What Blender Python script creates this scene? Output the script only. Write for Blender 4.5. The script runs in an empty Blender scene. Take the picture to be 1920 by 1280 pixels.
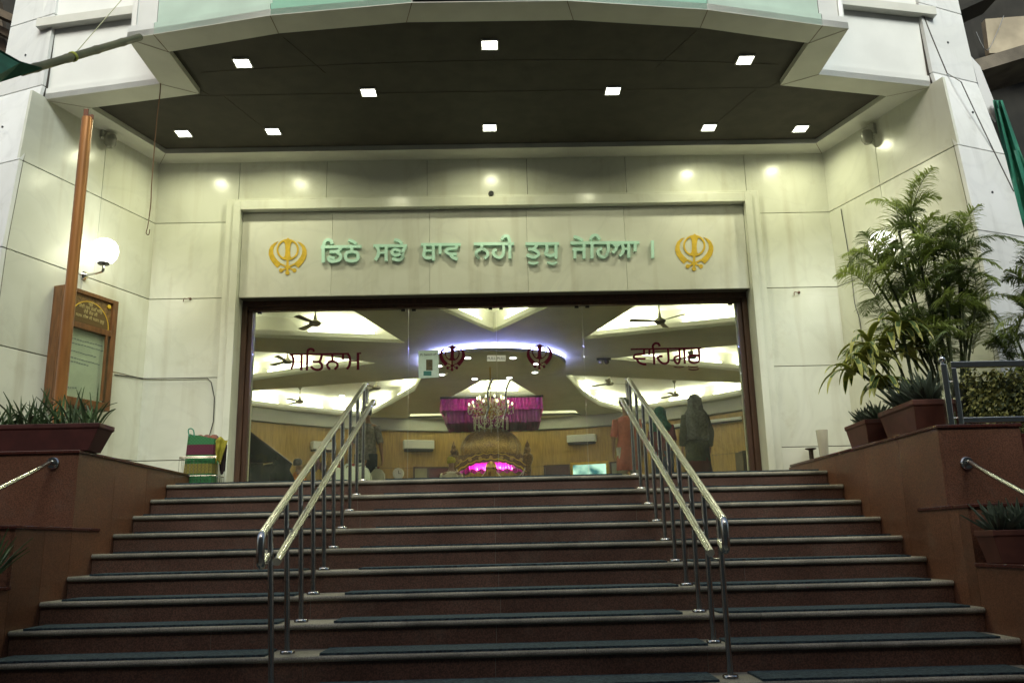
import bpy, bmesh, math, random
import numpy as np
from mathutils import Vector, Matrix
R=math.radians
S=bpy.context.scene
col=S.collection
# ------------------------------------------------------------ camera
YAW,PITCH,ROLL,FPX=-0.0170,0.2294,-0.0232,1620.0
CAM=Vector((0.0124,-9.3203,-0.5938))
F0=Vector((-math.sin(YAW),math.cos(YAW),0));R0=Vector((math.cos(YAW),math.sin(YAW),0));U0=Vector((0,0,1))
FW=F0*math.cos(PITCH)+U0*math.sin(PITCH);UP=-F0*math.sin(PITCH)+U0*math.cos(PITCH)
RT=R0*math.cos(ROLL)+UP*math.sin(ROLL);UR=-R0*math.sin(ROLL)+UP*math.cos(ROLL)
cd=bpy.data.cameras.new('camera');cam=bpy.data.objects.new('camera',cd);col.objects.link(cam);S.camera=cam
cd.sensor_width=36;cd.lens=36*FPX/1920;cd.clip_end=500;cd.clip_start=.05
m=Matrix((RT,UR,-FW)).transposed().to_4x4();m.translation=CAM;cam.matrix_world=m
def ray(px,py): return FW+RT*((px-960)/FPX)-UR*((py-640)/FPX)
def at(px,py,ax,v):
    d=ray(px,py);i='xyz'.index(ax);return CAM+d*((v-CAM[i])/d[i])
def at_wall(px,py,s,off=0.0):      # point on the splayed side wall (s=-1 left, 1 right)
    a=Vector((s*3.77,-.22,0));b=Vector((s*4.38,-1.95,0));n=Vector((-(b-a).y,(b-a).x,0)).normalized()
    if n.x*s>0:n=-n
    a=a+n*off;d=ray(px,py);return CAM+d*((a-CAM).dot(n)/d.dot(n))
# ------------------------------------------------------------ world and light
w=bpy.data.worlds.new('World');S.world=w;w.use_nodes=True
nt=w.node_tree;bg=nt.nodes['Background'];sk=nt.nodes.new('ShaderNodeTexSky')
sk.sky_type='NISHITA';sk.sun_disc=False;sk.sun_elevation=R(38);sk.sun_rotation=R(200);sk.dust_density=5;sk.air_density=1.3;sk.ozone_density=1.2
nt.links.new(sk.outputs[0],bg.inputs[0]);bg.inputs[1].default_value=.065
sl=bpy.data.lights.new('sun','SUN');sl.energy=1.9;sl.angle=R(26);sl.color=(.93,1,.93)
so=bpy.data.objects.new('sun',sl);col.objects.link(so);so.rotation_euler=(R(52),0,R(12))
S.view_settings.view_transform='Standard';S.view_settings.look='None';S.view_settings.exposure=1.0;S.view_settings.gamma=1
S.cycles.max_bounces=8;S.cycles.transparent_max_bounces=16;S.cycles.sample_clamp_indirect=4
# ------------------------------------------------------------ helpers
def tag(o,label=None,cat=None,group=None,kind=None):
    if label:o['label']=label
    if cat:o['category']=cat
    if group:o['group']=group
    if kind:o['kind']=kind
    return o
def empty(name,loc=(0,0,0),rz=0):
    o=bpy.data.objects.new(name,None);o.location=loc;o.rotation_euler=(0,0,rz);o.empty_display_size=.1;col.objects.link(o);return o
MATS={}
def mat(name,c,rough=.5,metal=0,var=0,scale=8,bump=0,bscale=60,c2=None,coat=0,spec=.5,emit=None,es=0,stretch=(1,1,1),detail=5,lo=.35,hi=.65,brough=0,trans=0):
    if name in MATS:return MATS[name]
    M=bpy.data.materials.new(name);M.use_nodes=True;n=M.node_tree;b=n.nodes['Principled BSDF'];L=n.links
    b.inputs['Base Color'].default_value=(*c,1);b.inputs['Roughness'].default_value=rough;b.inputs['Metallic'].default_value=metal
    b.inputs['Coat Weight'].default_value=coat;b.inputs['Coat Roughness'].default_value=.05;b.inputs['Specular IOR Level'].default_value=spec
    if trans:b.inputs['Transmission Weight'].default_value=trans
    if emit:
        b.inputs['Emission Color'].default_value=(*emit,1);b.inputs['Emission Strength'].default_value=es
    tc=n.nodes.new('ShaderNodeTexCoord');mp=n.nodes.new('ShaderNodeMapping');mp.inputs['Scale'].default_value=stretch
    L.new(tc.outputs['Object'],mp.inputs[0])
    if var or c2:
        t=n.nodes.new('ShaderNodeTexNoise');t.inputs['Scale'].default_value=scale;t.inputs['Detail'].default_value=detail;L.new(mp.outputs[0],t.inputs[0])
        r=n.nodes.new('ShaderNodeValToRGB');r.color_ramp.elements[0].position=lo;r.color_ramp.elements[1].position=hi
        if c2 is None:c2=tuple(x*(1-var) for x in c)
        r.color_ramp.elements[0].color=(*c2,1);r.color_ramp.elements[1].color=(*c,1)
        L.new(t.outputs[0],r.inputs[0]);L.new(r.outputs[0],b.inputs['Base Color'])
        if brough:
            rr=n.nodes.new('ShaderNodeMapRange');rr.inputs[3].default_value=rough+brough;rr.inputs[4].default_value=max(.02,rough-brough);L.new(t.outputs[0],rr.inputs[0]);L.new(rr.outputs[0],b.inputs['Roughness'])
    if bump:
        t=n.nodes.new('ShaderNodeTexNoise');t.inputs['Scale'].default_value=bscale;t.inputs['Detail'].default_value=4;L.new(mp.outputs[0],t.inputs[0])
        bp=n.nodes.new('ShaderNodeBump');bp.inputs['Strength'].default_value=bump;bp.inputs['Distance'].default_value=.01;L.new(t.outputs[0],bp.inputs['Height']);L.new(bp.outputs[0],b.inputs['Normal'])
    MATS[name]=M;return M
def marble(name,base,rough=.16,vein=.35,stain=(.35,.30,.2),sa=.5):
    M=bpy.data.materials.new(name);M.use_nodes=True;n=M.node_tree;b=n.nodes['Principled BSDF'];L=n.links
    tc=n.nodes.new('ShaderNodeTexCoord')
    w1=n.nodes.new('ShaderNodeTexNoise');w1.inputs['Scale'].default_value=1.3;w1.inputs['Detail'].default_value=8;w1.inputs['Distortion'].default_value=1.6;L.new(tc.outputs['Object'],w1.inputs[0])
    r1=n.nodes.new('ShaderNodeValToRGB');e=r1.color_ramp.elements;e[0].position=.40;e[0].color=(1,1,1,1);e[1].position=.66;e[1].color=(.93,.93,.91,1)
    L.new(w1.outputs[0],r1.inputs[0])
    # thin veins
    w2=n.nodes.new('ShaderNodeTexNoise');w2.inputs['Scale'].default_value=.9;w2.inputs['Detail'].default_value=6;w2.inputs['Distortion'].default_value=2.2;L.new(tc.outputs['Object'],w2.inputs[0])
    r2=n.nodes.new('ShaderNodeValToRGB');r2.color_ramp.elements.new(.5);e=r2.color_ramp.elements
    e[0].position=.46;e[0].color=(1,1,1,1);e[1].position=.5;e[1].color=(1-vein,1-vein,1-vein*.9,1);e[2].position=.55;e[2].color=(1,1,1,1)
    L.new(w2.outputs[0],r2.inputs[0])
    w3=n.nodes.new('ShaderNodeTexNoise');w3.inputs['Scale'].default_value=2.7;w3.inputs['Detail'].default_value=9;w3.inputs['Roughness'].default_value=.7;L.new(tc.outputs['Object'],w3.inputs[0])
    r3=n.nodes.new('ShaderNodeValToRGB');e=r3.color_ramp.elements;e[0].position=.58;e[0].color=(0,0,0,1);e[1].position=.8;e[1].color=(sa,sa,sa,1);L.new(w3.outputs[0],r3.inputs[0])
    b.inputs['Specular IOR Level'].default_value=.28
    w4=n.nodes.new('ShaderNodeTexNoise');w4.inputs['Scale'].default_value=.35;w4.inputs['Detail'].default_value=2;L.new(tc.outputs['Object'],w4.inputs[0])
    mm=n.nodes.new('ShaderNodeMath');mm.operation='MULTIPLY';L.new(w4.outputs[0],mm.inputs[0]);L.new(r3.outputs[0],mm.inputs[1])
    m1=n.nodes.new('ShaderNodeMixRGB');m1.blend_type='MULTIPLY';m1.inputs[0].default_value=1;m1.inputs[1].default_value=(*base,1);L.new(r1.outputs[0],m1.inputs[2])
    m2=n.nodes.new('ShaderNodeMixRGB');m2.blend_type='MULTIPLY';m2.inputs[0].default_value=1;L.new(m1.outputs[0],m2.inputs[1]);L.new(r2.outputs[0],m2.inputs[2])
    m3=n.nodes.new('ShaderNodeMixRGB');m3.inputs[2].default_value=(*stain,1);L.new(mm.outputs[0],m3.inputs[0]);L.new(m2.outputs[0],m3.inputs[1])
    va_=tc
    ge=n.nodes.new('ShaderNodeNewGeometry');mv=n.nodes.new('ShaderNodeMapRange');mv.inputs[3].default_value=.90;mv.inputs[4].default_value=1.03;L.new(ge.outputs['Random Per Island'],mv.inputs[0])
    m4=n.nodes.new('ShaderNodeMixRGB');m4.blend_type='MULTIPLY';m4.inputs[0].default_value=1;m5=n.nodes.new('ShaderNodeMixRGB');mp5=n.nodes.new('ShaderNodeMapping');mp5.inputs['Scale'].default_value=(5,5,.45);w5=n.nodes.new('ShaderNodeTexNoise');w5.inputs['Scale'].default_value=1.5;w5.inputs['Detail'].default_value=7;L.new(tc.outputs['Object'],mp5.inputs[0]);L.new(mp5.outputs[0],w5.inputs[0])
    r5=n.nodes.new('ShaderNodeMapRange');r5.inputs[1].default_value=.55;r5.inputs[2].default_value=.85;r5.inputs[3].default_value=0;r5.inputs[4].default_value=.45;L.new(w5.outputs[0],r5.inputs[0]);L.new(r5.outputs[0],m5.inputs[0]);L.new(m3.outputs[0],m5.inputs[1]);m5.inputs[2].default_value=(*stain,1);L.new(m5.outputs[0],m4.inputs[1]);L.new(mv.outputs[0],m4.inputs[2]);L.new(m4.outputs[0],b.inputs['Base Color'])
    va=n.nodes.new('ShaderNodeVectorMath');va.operation='MULTIPLY_ADD';va.inputs[1].default_value=(1,1,1);sc_=n.nodes.new('ShaderNodeMath');sc_.operation='MULTIPLY';sc_.inputs[1].default_value=37;L.new(ge.outputs['Random Per Island'],sc_.inputs[0]);L.new(tc.outputs['Object'],va.inputs[0]);L.new(sc_.outputs[0],va.inputs[2])
    for q in(w1,w2):L.new(va.outputs[0],q.inputs[0])
    rr=n.nodes.new('ShaderNodeMapRange');rr.inputs[3].default_value=rough*.7;rr.inputs[4].default_value=rough*1.5;L.new(w3.outputs[0],rr.inputs[0]);L.new(rr.outputs[0],b.inputs['Roughness'])
    t=n.nodes.new('ShaderNodeTexNoise');t.inputs['Scale'].default_value=3;L.new(tc.outputs['Object'],t.inputs[0])
    bp=n.nodes.new('ShaderNodeBump');bp.inputs['Strength'].default_value=.06;bp.inputs['Distance'].default_value=.05;L.new(t.outputs[0],bp.inputs['Height']);L.new(bp.outputs[0],b.inputs['Normal'])
    return M
def granite(name,c1,c2,rough=.22,lowv=.72,sc2=1.8):
    M=bpy.data.materials.new(name);M.use_nodes=True;n=M.node_tree;b=n.nodes['Principled BSDF'];L=n.links
    tc=n.nodes.new('ShaderNodeTexCoord')
    v=n.nodes.new('ShaderNodeTexNoise');v.inputs['Scale'].default_value=120;v.inputs['Detail'].default_value=3;L.new(tc.outputs['Object'],v.inputs[0])
    r=n.nodes.new('ShaderNodeValToRGB');r.color_ramp.elements[0].position=.38;r.color_ramp.elements[0].color=(*c2,1);r.color_ramp.elements[1].position=.62;r.color_ramp.elements[1].color=(*c1,1);L.new(v.outputs[0],r.inputs[0])
    v2=n.nodes.new('ShaderNodeTexNoise');v2.inputs['Scale'].default_value=sc2;v2.inputs['Detail'].default_value=6;L.new(tc.outputs['Object'],v2.inputs[0])
    r2=n.nodes.new('ShaderNodeValToRGB');r2.color_ramp.elements[0].position=.3;r2.color_ramp.elements[0].color=(lowv,lowv,lowv,1);r2.color_ramp.elements[1].position=.7;r2.color_ramp.elements[1].color=(1.1,1.1,1.1,1);L.new(v2.outputs[0],r2.inputs[0])
    m1=n.nodes.new('ShaderNodeMixRGB');m1.blend_type='MULTIPLY';m1.inputs[0].default_value=1;L.new(r.outputs[0],m1.inputs[1]);L.new(r2.outputs[0],m1.inputs[2])
    ge=n.nodes.new('ShaderNodeNewGeometry');mv=n.nodes.new('ShaderNodeMapRange');mv.inputs[3].default_value=.78;mv.inputs[4].default_value=1.12;L.new(ge.outputs['Random Per Island'],mv.inputs[0])
    m4=n.nodes.new('ShaderNodeMixRGB');m4.blend_type='MULTIPLY';m4.inputs[0].default_value=1;L.new(m1.outputs[0],m4.inputs[1]);L.new(mv.outputs[0],m4.inputs[2])
    v3=n.nodes.new('ShaderNodeTexNoise');v3.inputs['Scale'].default_value=5;v3.inputs['Detail'].default_value=9;v3.inputs['Roughness'].default_value=.75;L.new(tc.outputs['Object'],v3.inputs[0])
    r3=n.nodes.new('ShaderNodeMapRange');r3.inputs[1].default_value=.52;r3.inputs[2].default_value=.8;r3.inputs[3].default_value=0;r3.inputs[4].default_value=.35;L.new(v3.outputs[0],r3.inputs[0])
    m6=n.nodes.new('ShaderNodeMixRGB');m6.inputs[2].default_value=(.16,.14,.11,1);L.new(r3.outputs[0],m6.inputs[0]);L.new(m4.outputs[0],m6.inputs[1]);L.new(m6.outputs[0],b.inputs['Base Color'])
    rr=n.nodes.new('ShaderNodeMapRange');rr.inputs[3].default_value=rough*.8;rr.inputs[4].default_value=rough*2;L.new(v2.outputs[0],rr.inputs[0]);L.new(rr.outputs[0],b.inputs['Roughness'])
    return M
WALLM=marble('pale_marble',(.66,.67,.58),vein=.045,rough=.2,sa=.75)
PIERM=marble('pier_marble',(.74,.75,.74),rough=.4,vein=.05,stain=(.35,.35,.33),sa=.7)
HEADM=marble('header_marble',(.70,.70,.63),rough=.4,vein=.05)
PANELM=mat('aluminium_panel',(.72,.73,.70),.35,var=.08,scale=3,coat=.1)
SOFW=mat('soffit_border',(.60,.60,.54),.4,var=.1,scale=4)
SOFD=mat('dark_soffit_tile',(.042,.036,.026),.75,var=.35,scale=6,bump=.2,bscale=150)
TEALREFL=mat('teal_reflection_panel',(.20,.47,.34),.4,var=.12,scale=3)  # reflection of the green net painted into the middle canopy facets
PALEREFL=mat('pale_reflection_panel',(.50,.64,.54),.4,var=.15,scale=3)  # fainter edge of the net reflection, painted into the neighbouring facets
GROOVE=mat('joint_grime',(.07,.06,.05),.9)
GRAN=granite('red_granite',(.195,.085,.047),(.095,.040,.022),.3)
GRAN2=granite('coping_granite',(.115,.032,.022),(.05,.015,.012),.18)
RISER=granite('brown_riser',(.135,.066,.044),(.055,.028,.020),.35)
NOSE=granite('nosing_stone',(.36,.34,.28),(.22,.20,.16),.5,.45,3.5)
MATM=mat('blue_carpet',(.045,.080,.098),.95,var=.55,scale=55,bump=.8,bscale=260,c2=(.012,.022,.032))
STEEL=mat('steel',(.58,.58,.55),.22,1)
DARKM=mat('dark_metal',(.05,.05,.05),.4,.6)
WOOD=mat('board_wood',(.20,.085,.028),.35,var=.45,scale=7,stretch=(6,6,1),coat=.3)
FRAMEW=mat('door_frame_wood',(.075,.036,.022),.4,var=.4,scale=6,stretch=(8,8,.6))
HALLW=mat('hall_veneer',(.42,.27,.075),.38,var=.3,scale=5,stretch=(5,5,.5))
DOMEW=mat('carved_wood',(.27,.15,.05),.35,var=.6,scale=30,bump=.8,bscale=60)
CEIL=mat('hall_ceiling',(.56,.57,.44),.6,var=.08,scale=2)
WHITEP=mat('white_plaster',(.82,.81,.72),.6)
BANDM=mat('bulkhead_paint',(.42,.42,.36),.6)
FLOORM=mat('hall_floor',(.55,.50,.38),.8,var=.2,scale=20)
BRASS=mat('gold_paint',(.76,.50,.045),.38,.15,var=.2,scale=20)
REDV=mat('red_vinyl',(.06,.004,.012),.8,spec=.1)
LETM=mat('letter_steel',(.62,.92,.80),.25,.12,c2=(.28,.40,.34),scale=5,lo=.3,hi=.42)
PAPER=mat('paper',(.50,.62,.58),.7,var=.1,scale=30)
PAPERW=mat('white_paper',(.75,.76,.72),.7)
INK=mat('ink',(.03,.03,.04),.6)
COPPER=mat('orange_paint',(.42,.18,.05),.35,.3,var=.35,scale=9,stretch=(1,1,.2))
POTM=mat('pot_plastic',(.085,.022,.018),.5,var=.3,scale=12)
POTT=mat('terracotta',(.12,.038,.023),.6,var=.3,scale=12)
SOIL=mat('soil',(.03,.022,.015),.95)
LEAFA=mat('aloe_leaf',(.13,.21,.085),.45,var=.6,scale=9)
LEAFP=mat('palm_leaf',(.34,.42,.13),.35,var=.6,scale=5)
LEAFP2=mat('palm_leaf_dark',(.17,.23,.09),.35,var=.5,scale=5)
LEAFY=mat('leaf_edge',(.50,.50,.13),.45)
LEAFD=mat('dracaena_leaf',(.10,.16,.06),.4,var=.4,scale=9)
LEAFG=mat('agave_leaf',(.12,.16,.11),.5,var=.5,scale=9)
STEM=mat('palm_stem',(.07,.09,.035),.6,var=.5,scale=12)
BAMB=mat('bamboo',(.13,.125,.06),.5,var=.4,scale=6)
NETM=mat('green_net',(.012,.14,.085),.7,var=.3,scale=20)
CONC=mat('old_concrete',(.15,.13,.10),.9,var=.5,scale=3,bump=.3)
DARKB=mat('dark_structure',(.018,.017,.013),.9,var=.5,scale=4)
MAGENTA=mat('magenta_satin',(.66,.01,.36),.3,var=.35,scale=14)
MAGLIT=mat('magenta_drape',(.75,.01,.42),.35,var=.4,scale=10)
BLACKP=mat('black_plastic',(.02,.02,.02),.4)
WHITEPL=mat('white_plastic',(.72,.74,.68),.35)
CRYST=mat('crystal',(.9,.88,.7),.08,0,spec=1,coat=1)
CHROME=mat('chrome',(.75,.75,.72),.1,1)
GOLD=mat('polished_gold',(.75,.5,.12),.2,1)
FANM=mat('fan_metal',(.20,.18,.13),.4,.3)
SKIN=mat('skin',(.34,.18,.11),.5,var=.1,scale=30)
HAIR=mat('hair',(.022,.018,.015),.42,var=.4,scale=60)
def leafy(M,c,f=.4):
    n=M.node_tree;L=n.links;b=n.nodes['Principled BSDF'];o=n.nodes['Material Output'];t=n.nodes.new('ShaderNodeBsdfTranslucent');mx=n.nodes.new('ShaderNodeMixShader');mx.inputs[0].default_value=f;t.inputs[0].default_value=(*c,1)
    L.new(b.outputs[0],mx.inputs[1]);L.new(t.outputs[0],mx.inputs[2]);L.new(mx.outputs[0],o.inputs[0])
leafy(LEAFP,(.40,.50,.10),.3);leafy(LEAFP2,(.20,.27,.08),.25);leafy(LEAFD,(.25,.36,.08),.25);leafy(LEAFY,(.6,.6,.15),.3)
DOMEG=mat('dome_gilt',(.66,.42,.13),.35,.15,var=.45,scale=26,bump=.25,bscale=50)
class MB:
    def __init__(s):s.b=bmesh.new();s.mi=0
    def _f(s,vs):
        try:
            f=s.b.faces.new(vs);f.material_index=s.mi;return f
        except ValueError:return None
    def box(s,c,d,rz=0,M=None):
        M2=Matrix.Translation(Vector(c))@Matrix.Rotation(rz,4,'Z')
        if M is not None:M2=M@M2
        v=[s.b.verts.new(M2@Vector((x*d[0]/2,y*d[1]/2,z*d[2]/2))) for x in(-1,1) for y in(-1,1) for z in(-1,1)]
        for a in((0,1,3,2),(4,6,7,5),(0,4,5,1),(2,3,7,6),(0,2,6,4),(1,5,7,3)):s._f([v[i] for i in a])
        return s
    def bx(s,x0,x1,y0,y1,z0,z1):return s.box(((x0+x1)/2,(y0+y1)/2,(z0+z1)/2),(abs(x1-x0),abs(y1-y0),abs(z1-z0)))
    def hexa(s,P):  # 8 points bottom4, top4
        v=[s.b.verts.new(p) for p in P]
        for a in((3,2,1,0),(4,5,6,7),(0,1,5,4),(1,2,6,5),(2,3,7,6),(3,0,4,7)):s._f([v[i] for i in a])
        return s
    def prism(s,pts,vec):  # planar polygon (3D pts) extruded by vec
        vec=Vector(vec);a=[s.b.verts.new(Vector(p)) for p in pts];b=[s.b.verts.new(Vector(p)+vec) for p in pts];n=len(a)
        s._f(a[::-1]);s._f(b)
        for i in range(n):s._f([a[i],a[(i+1)%n],b[(i+1)%n],b[i]])
        return s
    def quad(s,pts):s._f([s.b.verts.new(Vector(p)) for p in pts]);return s
    def tube(s,path,r,n=10,caps=True,close=False):
        P=[Vector(p) for p in path];rs=r if isinstance(r,(list,tuple)) else [r]*len(P)
        rings=[];prev=None;m=len(P)
        for i,p in enumerate(P):
            if close:t=(P[(i+1)%m]-P[i-1])
            else:t=(P[min(i+1,m-1)]-P[max(i-1,0)])
            t=t.normalized() if t.length>1e-9 else Vector((0,0,1))
            if prev is None:
                u=t.orthogonal().normalized()
            else:
                u=(prev-t*prev.dot(t));u=u.normalized() if u.length>1e-6 else t.orthogonal().normalized()
            prev=u;v=t.cross(u)
            rings.append([s.b.verts.new(p+(u*math.cos(k*2*math.pi/n)+v*math.sin(k*2*math.pi/n))*rs[i]) for k in range(n)])
        for i in range(m if close else m-1):
            a,b=rings[i],rings[(i+1)%m]
            for k in range(n):s._f([a[k],a[(k+1)%n],b[(k+1)%n],b[k]])
        if caps and not close:s._f(rings[0][::-1]);s._f(rings[-1])
        return s
    def lathe(s,prof,c=(0,0,0),n=24,sx=1,sy=1,M=None,wob=None):
        c=Vector(c);rings=[]
        for j,(r,z) in enumerate(prof):
            ring=[]
            for k in range(n):
                a=2*math.pi*k/n;rr=r*(1+(wob(a,j) if wob else 0))
                p=Vector((rr*math.cos(a)*sx,rr*math.sin(a)*sy,z))
                p=(M@p) if M is not None else p
                ring.append(s.b.verts.new(p+c))
            rings.append(ring)
        for i in range(len(rings)-1):
            a,b=rings[i],rings[i+1]
            for k in range(n):s._f([a[k],a[(k+1)%n],b[(k+1)%n],b[k]])
        s._f(rings[0][::-1]);s._f(rings[-1]);return s
    def ball(s,c,r,n=14,sz=1):
        pr=[(max(1e-3,r*math.sin(math.pi*i/(n//2))),-r*sz*math.cos(math.pi*i/(n//2))) for i in range(n//2+1)]
        return s.lathe(pr,c,n)
    def ribbon(s,path,w,n=Vector((0,-1,0)),t=.01,taper=None):  # flat stroke of width w in plane normal n, thickness t
        P=[Vector(p) for p in path];L=[];m=len(P)
        for i,p in enumerate(P):
            d=(P[min(i+1,m-1)]-P[max(i-1,0)]).normalized();sd=d.cross(n).normalized()*(w/2*(taper[i] if taper else 1))
            L.append((p+sd,p-sd))
        fr=[[s.b.verts.new(a+n*t) for a in l] for l in L];bk=[[s.b.verts.new(a) for a in l] for l in L]
        for i in range(m-1):
            s._f([fr[i][0],fr[i+1][0],fr[i+1][1],fr[i][1]]);s._f([bk[i][1],bk[i+1][1],bk[i+1][0],bk[i][0]])
            s._f([fr[i][0],bk[i][0],bk[i+1][0],fr[i+1][0]]);s._f([fr[i+1][1],bk[i+1][1],bk[i][1],fr[i][1]])
        s._f([fr[0][1],bk[0][1],bk[0][0],fr[0][0]]);s._f([fr[-1][0],bk[-1][0],bk[-1][1],fr[-1][1]])
        return s
    def build(s,name,mats,parent=None,smooth=False,bevel=0,auto=None):
        me=bpy.data.meshes.new(name);bmesh.ops.recalc_face_normals(s.b,faces=s.b.faces);s.b.to_mesh(me);s.b.free()
        for M in (mats if isinstance(mats,(list,tuple)) else [mats]):me.materials.append(M)
        if smooth:
            for p in me.polygons:p.use_smooth=True
            me.set_sharp_from_angle(angle=R(auto or 40))
        o=bpy.data.objects.new(name,me);col.objects.link(o)
        if parent:
            o.parent=parent
        if bevel:
            md=o.modifiers.new('b','BEVEL');md.width=bevel;md.segments=2;md.limit_method='ANGLE';md.angle_limit=R(35)
        return o
def smoothpath(P,sub=4):
    P=[Vector(p) for p in P]
    if len(P)<3:return P
    out=[]
    for i in range(len(P)-1):
        p0=P[max(i-1,0)];p1=P[i];p2=P[i+1];p3=P[min(i+2,len(P)-1)]
        for k in range(sub):
            t=k/sub;out.append(.5*((2*p1)+(p2-p0)*t+(2*p0-5*p1+4*p2-p3)*t*t+(3*p1-p0-3*p2+p3)*t**3))
    out.append(P[-1]);return out
def fill_poly(name,outer,holes,z,thick,material,parent):
    cu=bpy.data.curves.new(name,'CURVE');cu.dimensions='2D';cu.fill_mode='BOTH';cu.extrude=thick/2
    for poly in [outer]+holes:
        sp=cu.splines.new('POLY');sp.points.add(len(poly)-1);sp.use_cyclic_u=True
        for i,(x,y) in enumerate(poly):sp.points[i].co=(x,y,0,1)
    t=bpy.data.objects.new('tmp',cu);col.objects.link(t)
    dg=bpy.context.evaluated_depsgraph_get();me=bpy.data.meshes.new_from_object(t.evaluated_get(dg))
    bpy.data.objects.remove(t);bpy.data.curves.remove(cu)
    me.materials.clear();me.materials.append(material)
    for v in me.vertices:v.co.z+=z
    o=bpy.data.objects.new(name,me);col.objects.link(o);o.parent=parent;return o
def copy_tree(o,parent=None):
    c=o.copy();col.objects.link(c)
    if parent:c.parent=parent
    for ch in list(o.children):copy_tree(ch,c)
    return c
rnd=random.Random(7)
# ------------------------------------------------------------ ground
g=MB();g.bx(-40,40,-40,40,-2.35,-2.1);go=g.build('ground',mat('street_paving',(.12,.11,.10),.8,var=.4,scale=2,bump=.3));tag(go,kind='structure')
ob=MB();ob.bx(-30,30,-24,-15,-2.1,11.8);ob_=ob.build('added_shade_building',mat('shade_building_wall',(.20,.19,.16),.9,var=.4,scale=1))  # unseen building, added so the daylight falls off down the steps
tag(ob_,'plain unseen building added behind the viewer to shade the steps','building')
# ------------------------------------------------------------ temple building
B=empty('temple_building',(0,0,0))
tag(B,'white marble temple entrance with curved canopy and wide glass front above the stairs','building')
def slabs(mb,p0,p1,zs,us,nrm,gap=.008,vgap=.0025,th=.03,ztop=None):
    """stone slabs between base points p0->p1; zs rows; us fractions; nrm outward normal"""
    p0=Vector(p0);p1=Vector(p1);nrm=Vector(nrm);L=(p1-p0).length;d=(p1-p0)/L
    for j in range(len(zs)-1):
        for i in range(len(us)-1):
            a=p0+d*(us[i]*L+vgap);b=p0+d*(us[i+1]*L-vgap);z0=zs[j]+gap/2;z1=zs[j+1]-gap/2
            A=[Vector((q.x,q.y,z)) for q,z in((a,z0),(b,z0),(b,z1),(a,z1))]
            mb.hexa([A[0]-nrm*th,A[1]-nrm*th,A[1],A[0],A[3]-nrm*th,A[2]-nrm*th,A[2],A[3]])
ZR=[-.2,.33,1.20,2.08,2.955,3.69]
WY=-.22
# back wall (left, right, above)
mb=MB();N=(0,-1,0)
def fx(px,y=WY,py=330):return at(px,py,'y',y).x
slabs(mb,(-3.785,WY,0),(-2.86,WY,0),ZR[:5],[0,1],N);slabs(mb,(2.86,WY,0),(3.785,WY,0),ZR[:5],[0,1],N)
xs=[-3.785,-2.86,-1.88,-.75,.38,1.50,2.86,3.785]
for a,b in zip(xs[:-1],xs[1:]):
    slabs(mb,(a,WY,0),(b,WY,0),[2.955 if abs(a+b)>5 else 3.1,3.69],[0,1],N)
mb.build('wall',WALLM,B,bevel=.002)
mb=MB();mb.bx(-3.9,-2.84,WY+.031,.25,-.3,3.9);mb.bx(2.84,3.9,WY+.031,.25,-.3,3.9);mb.bx(-2.84,2.84,WY+.031,.25,3.21,3.9);mb.build('wall_backing',GROOVE,B)
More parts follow.
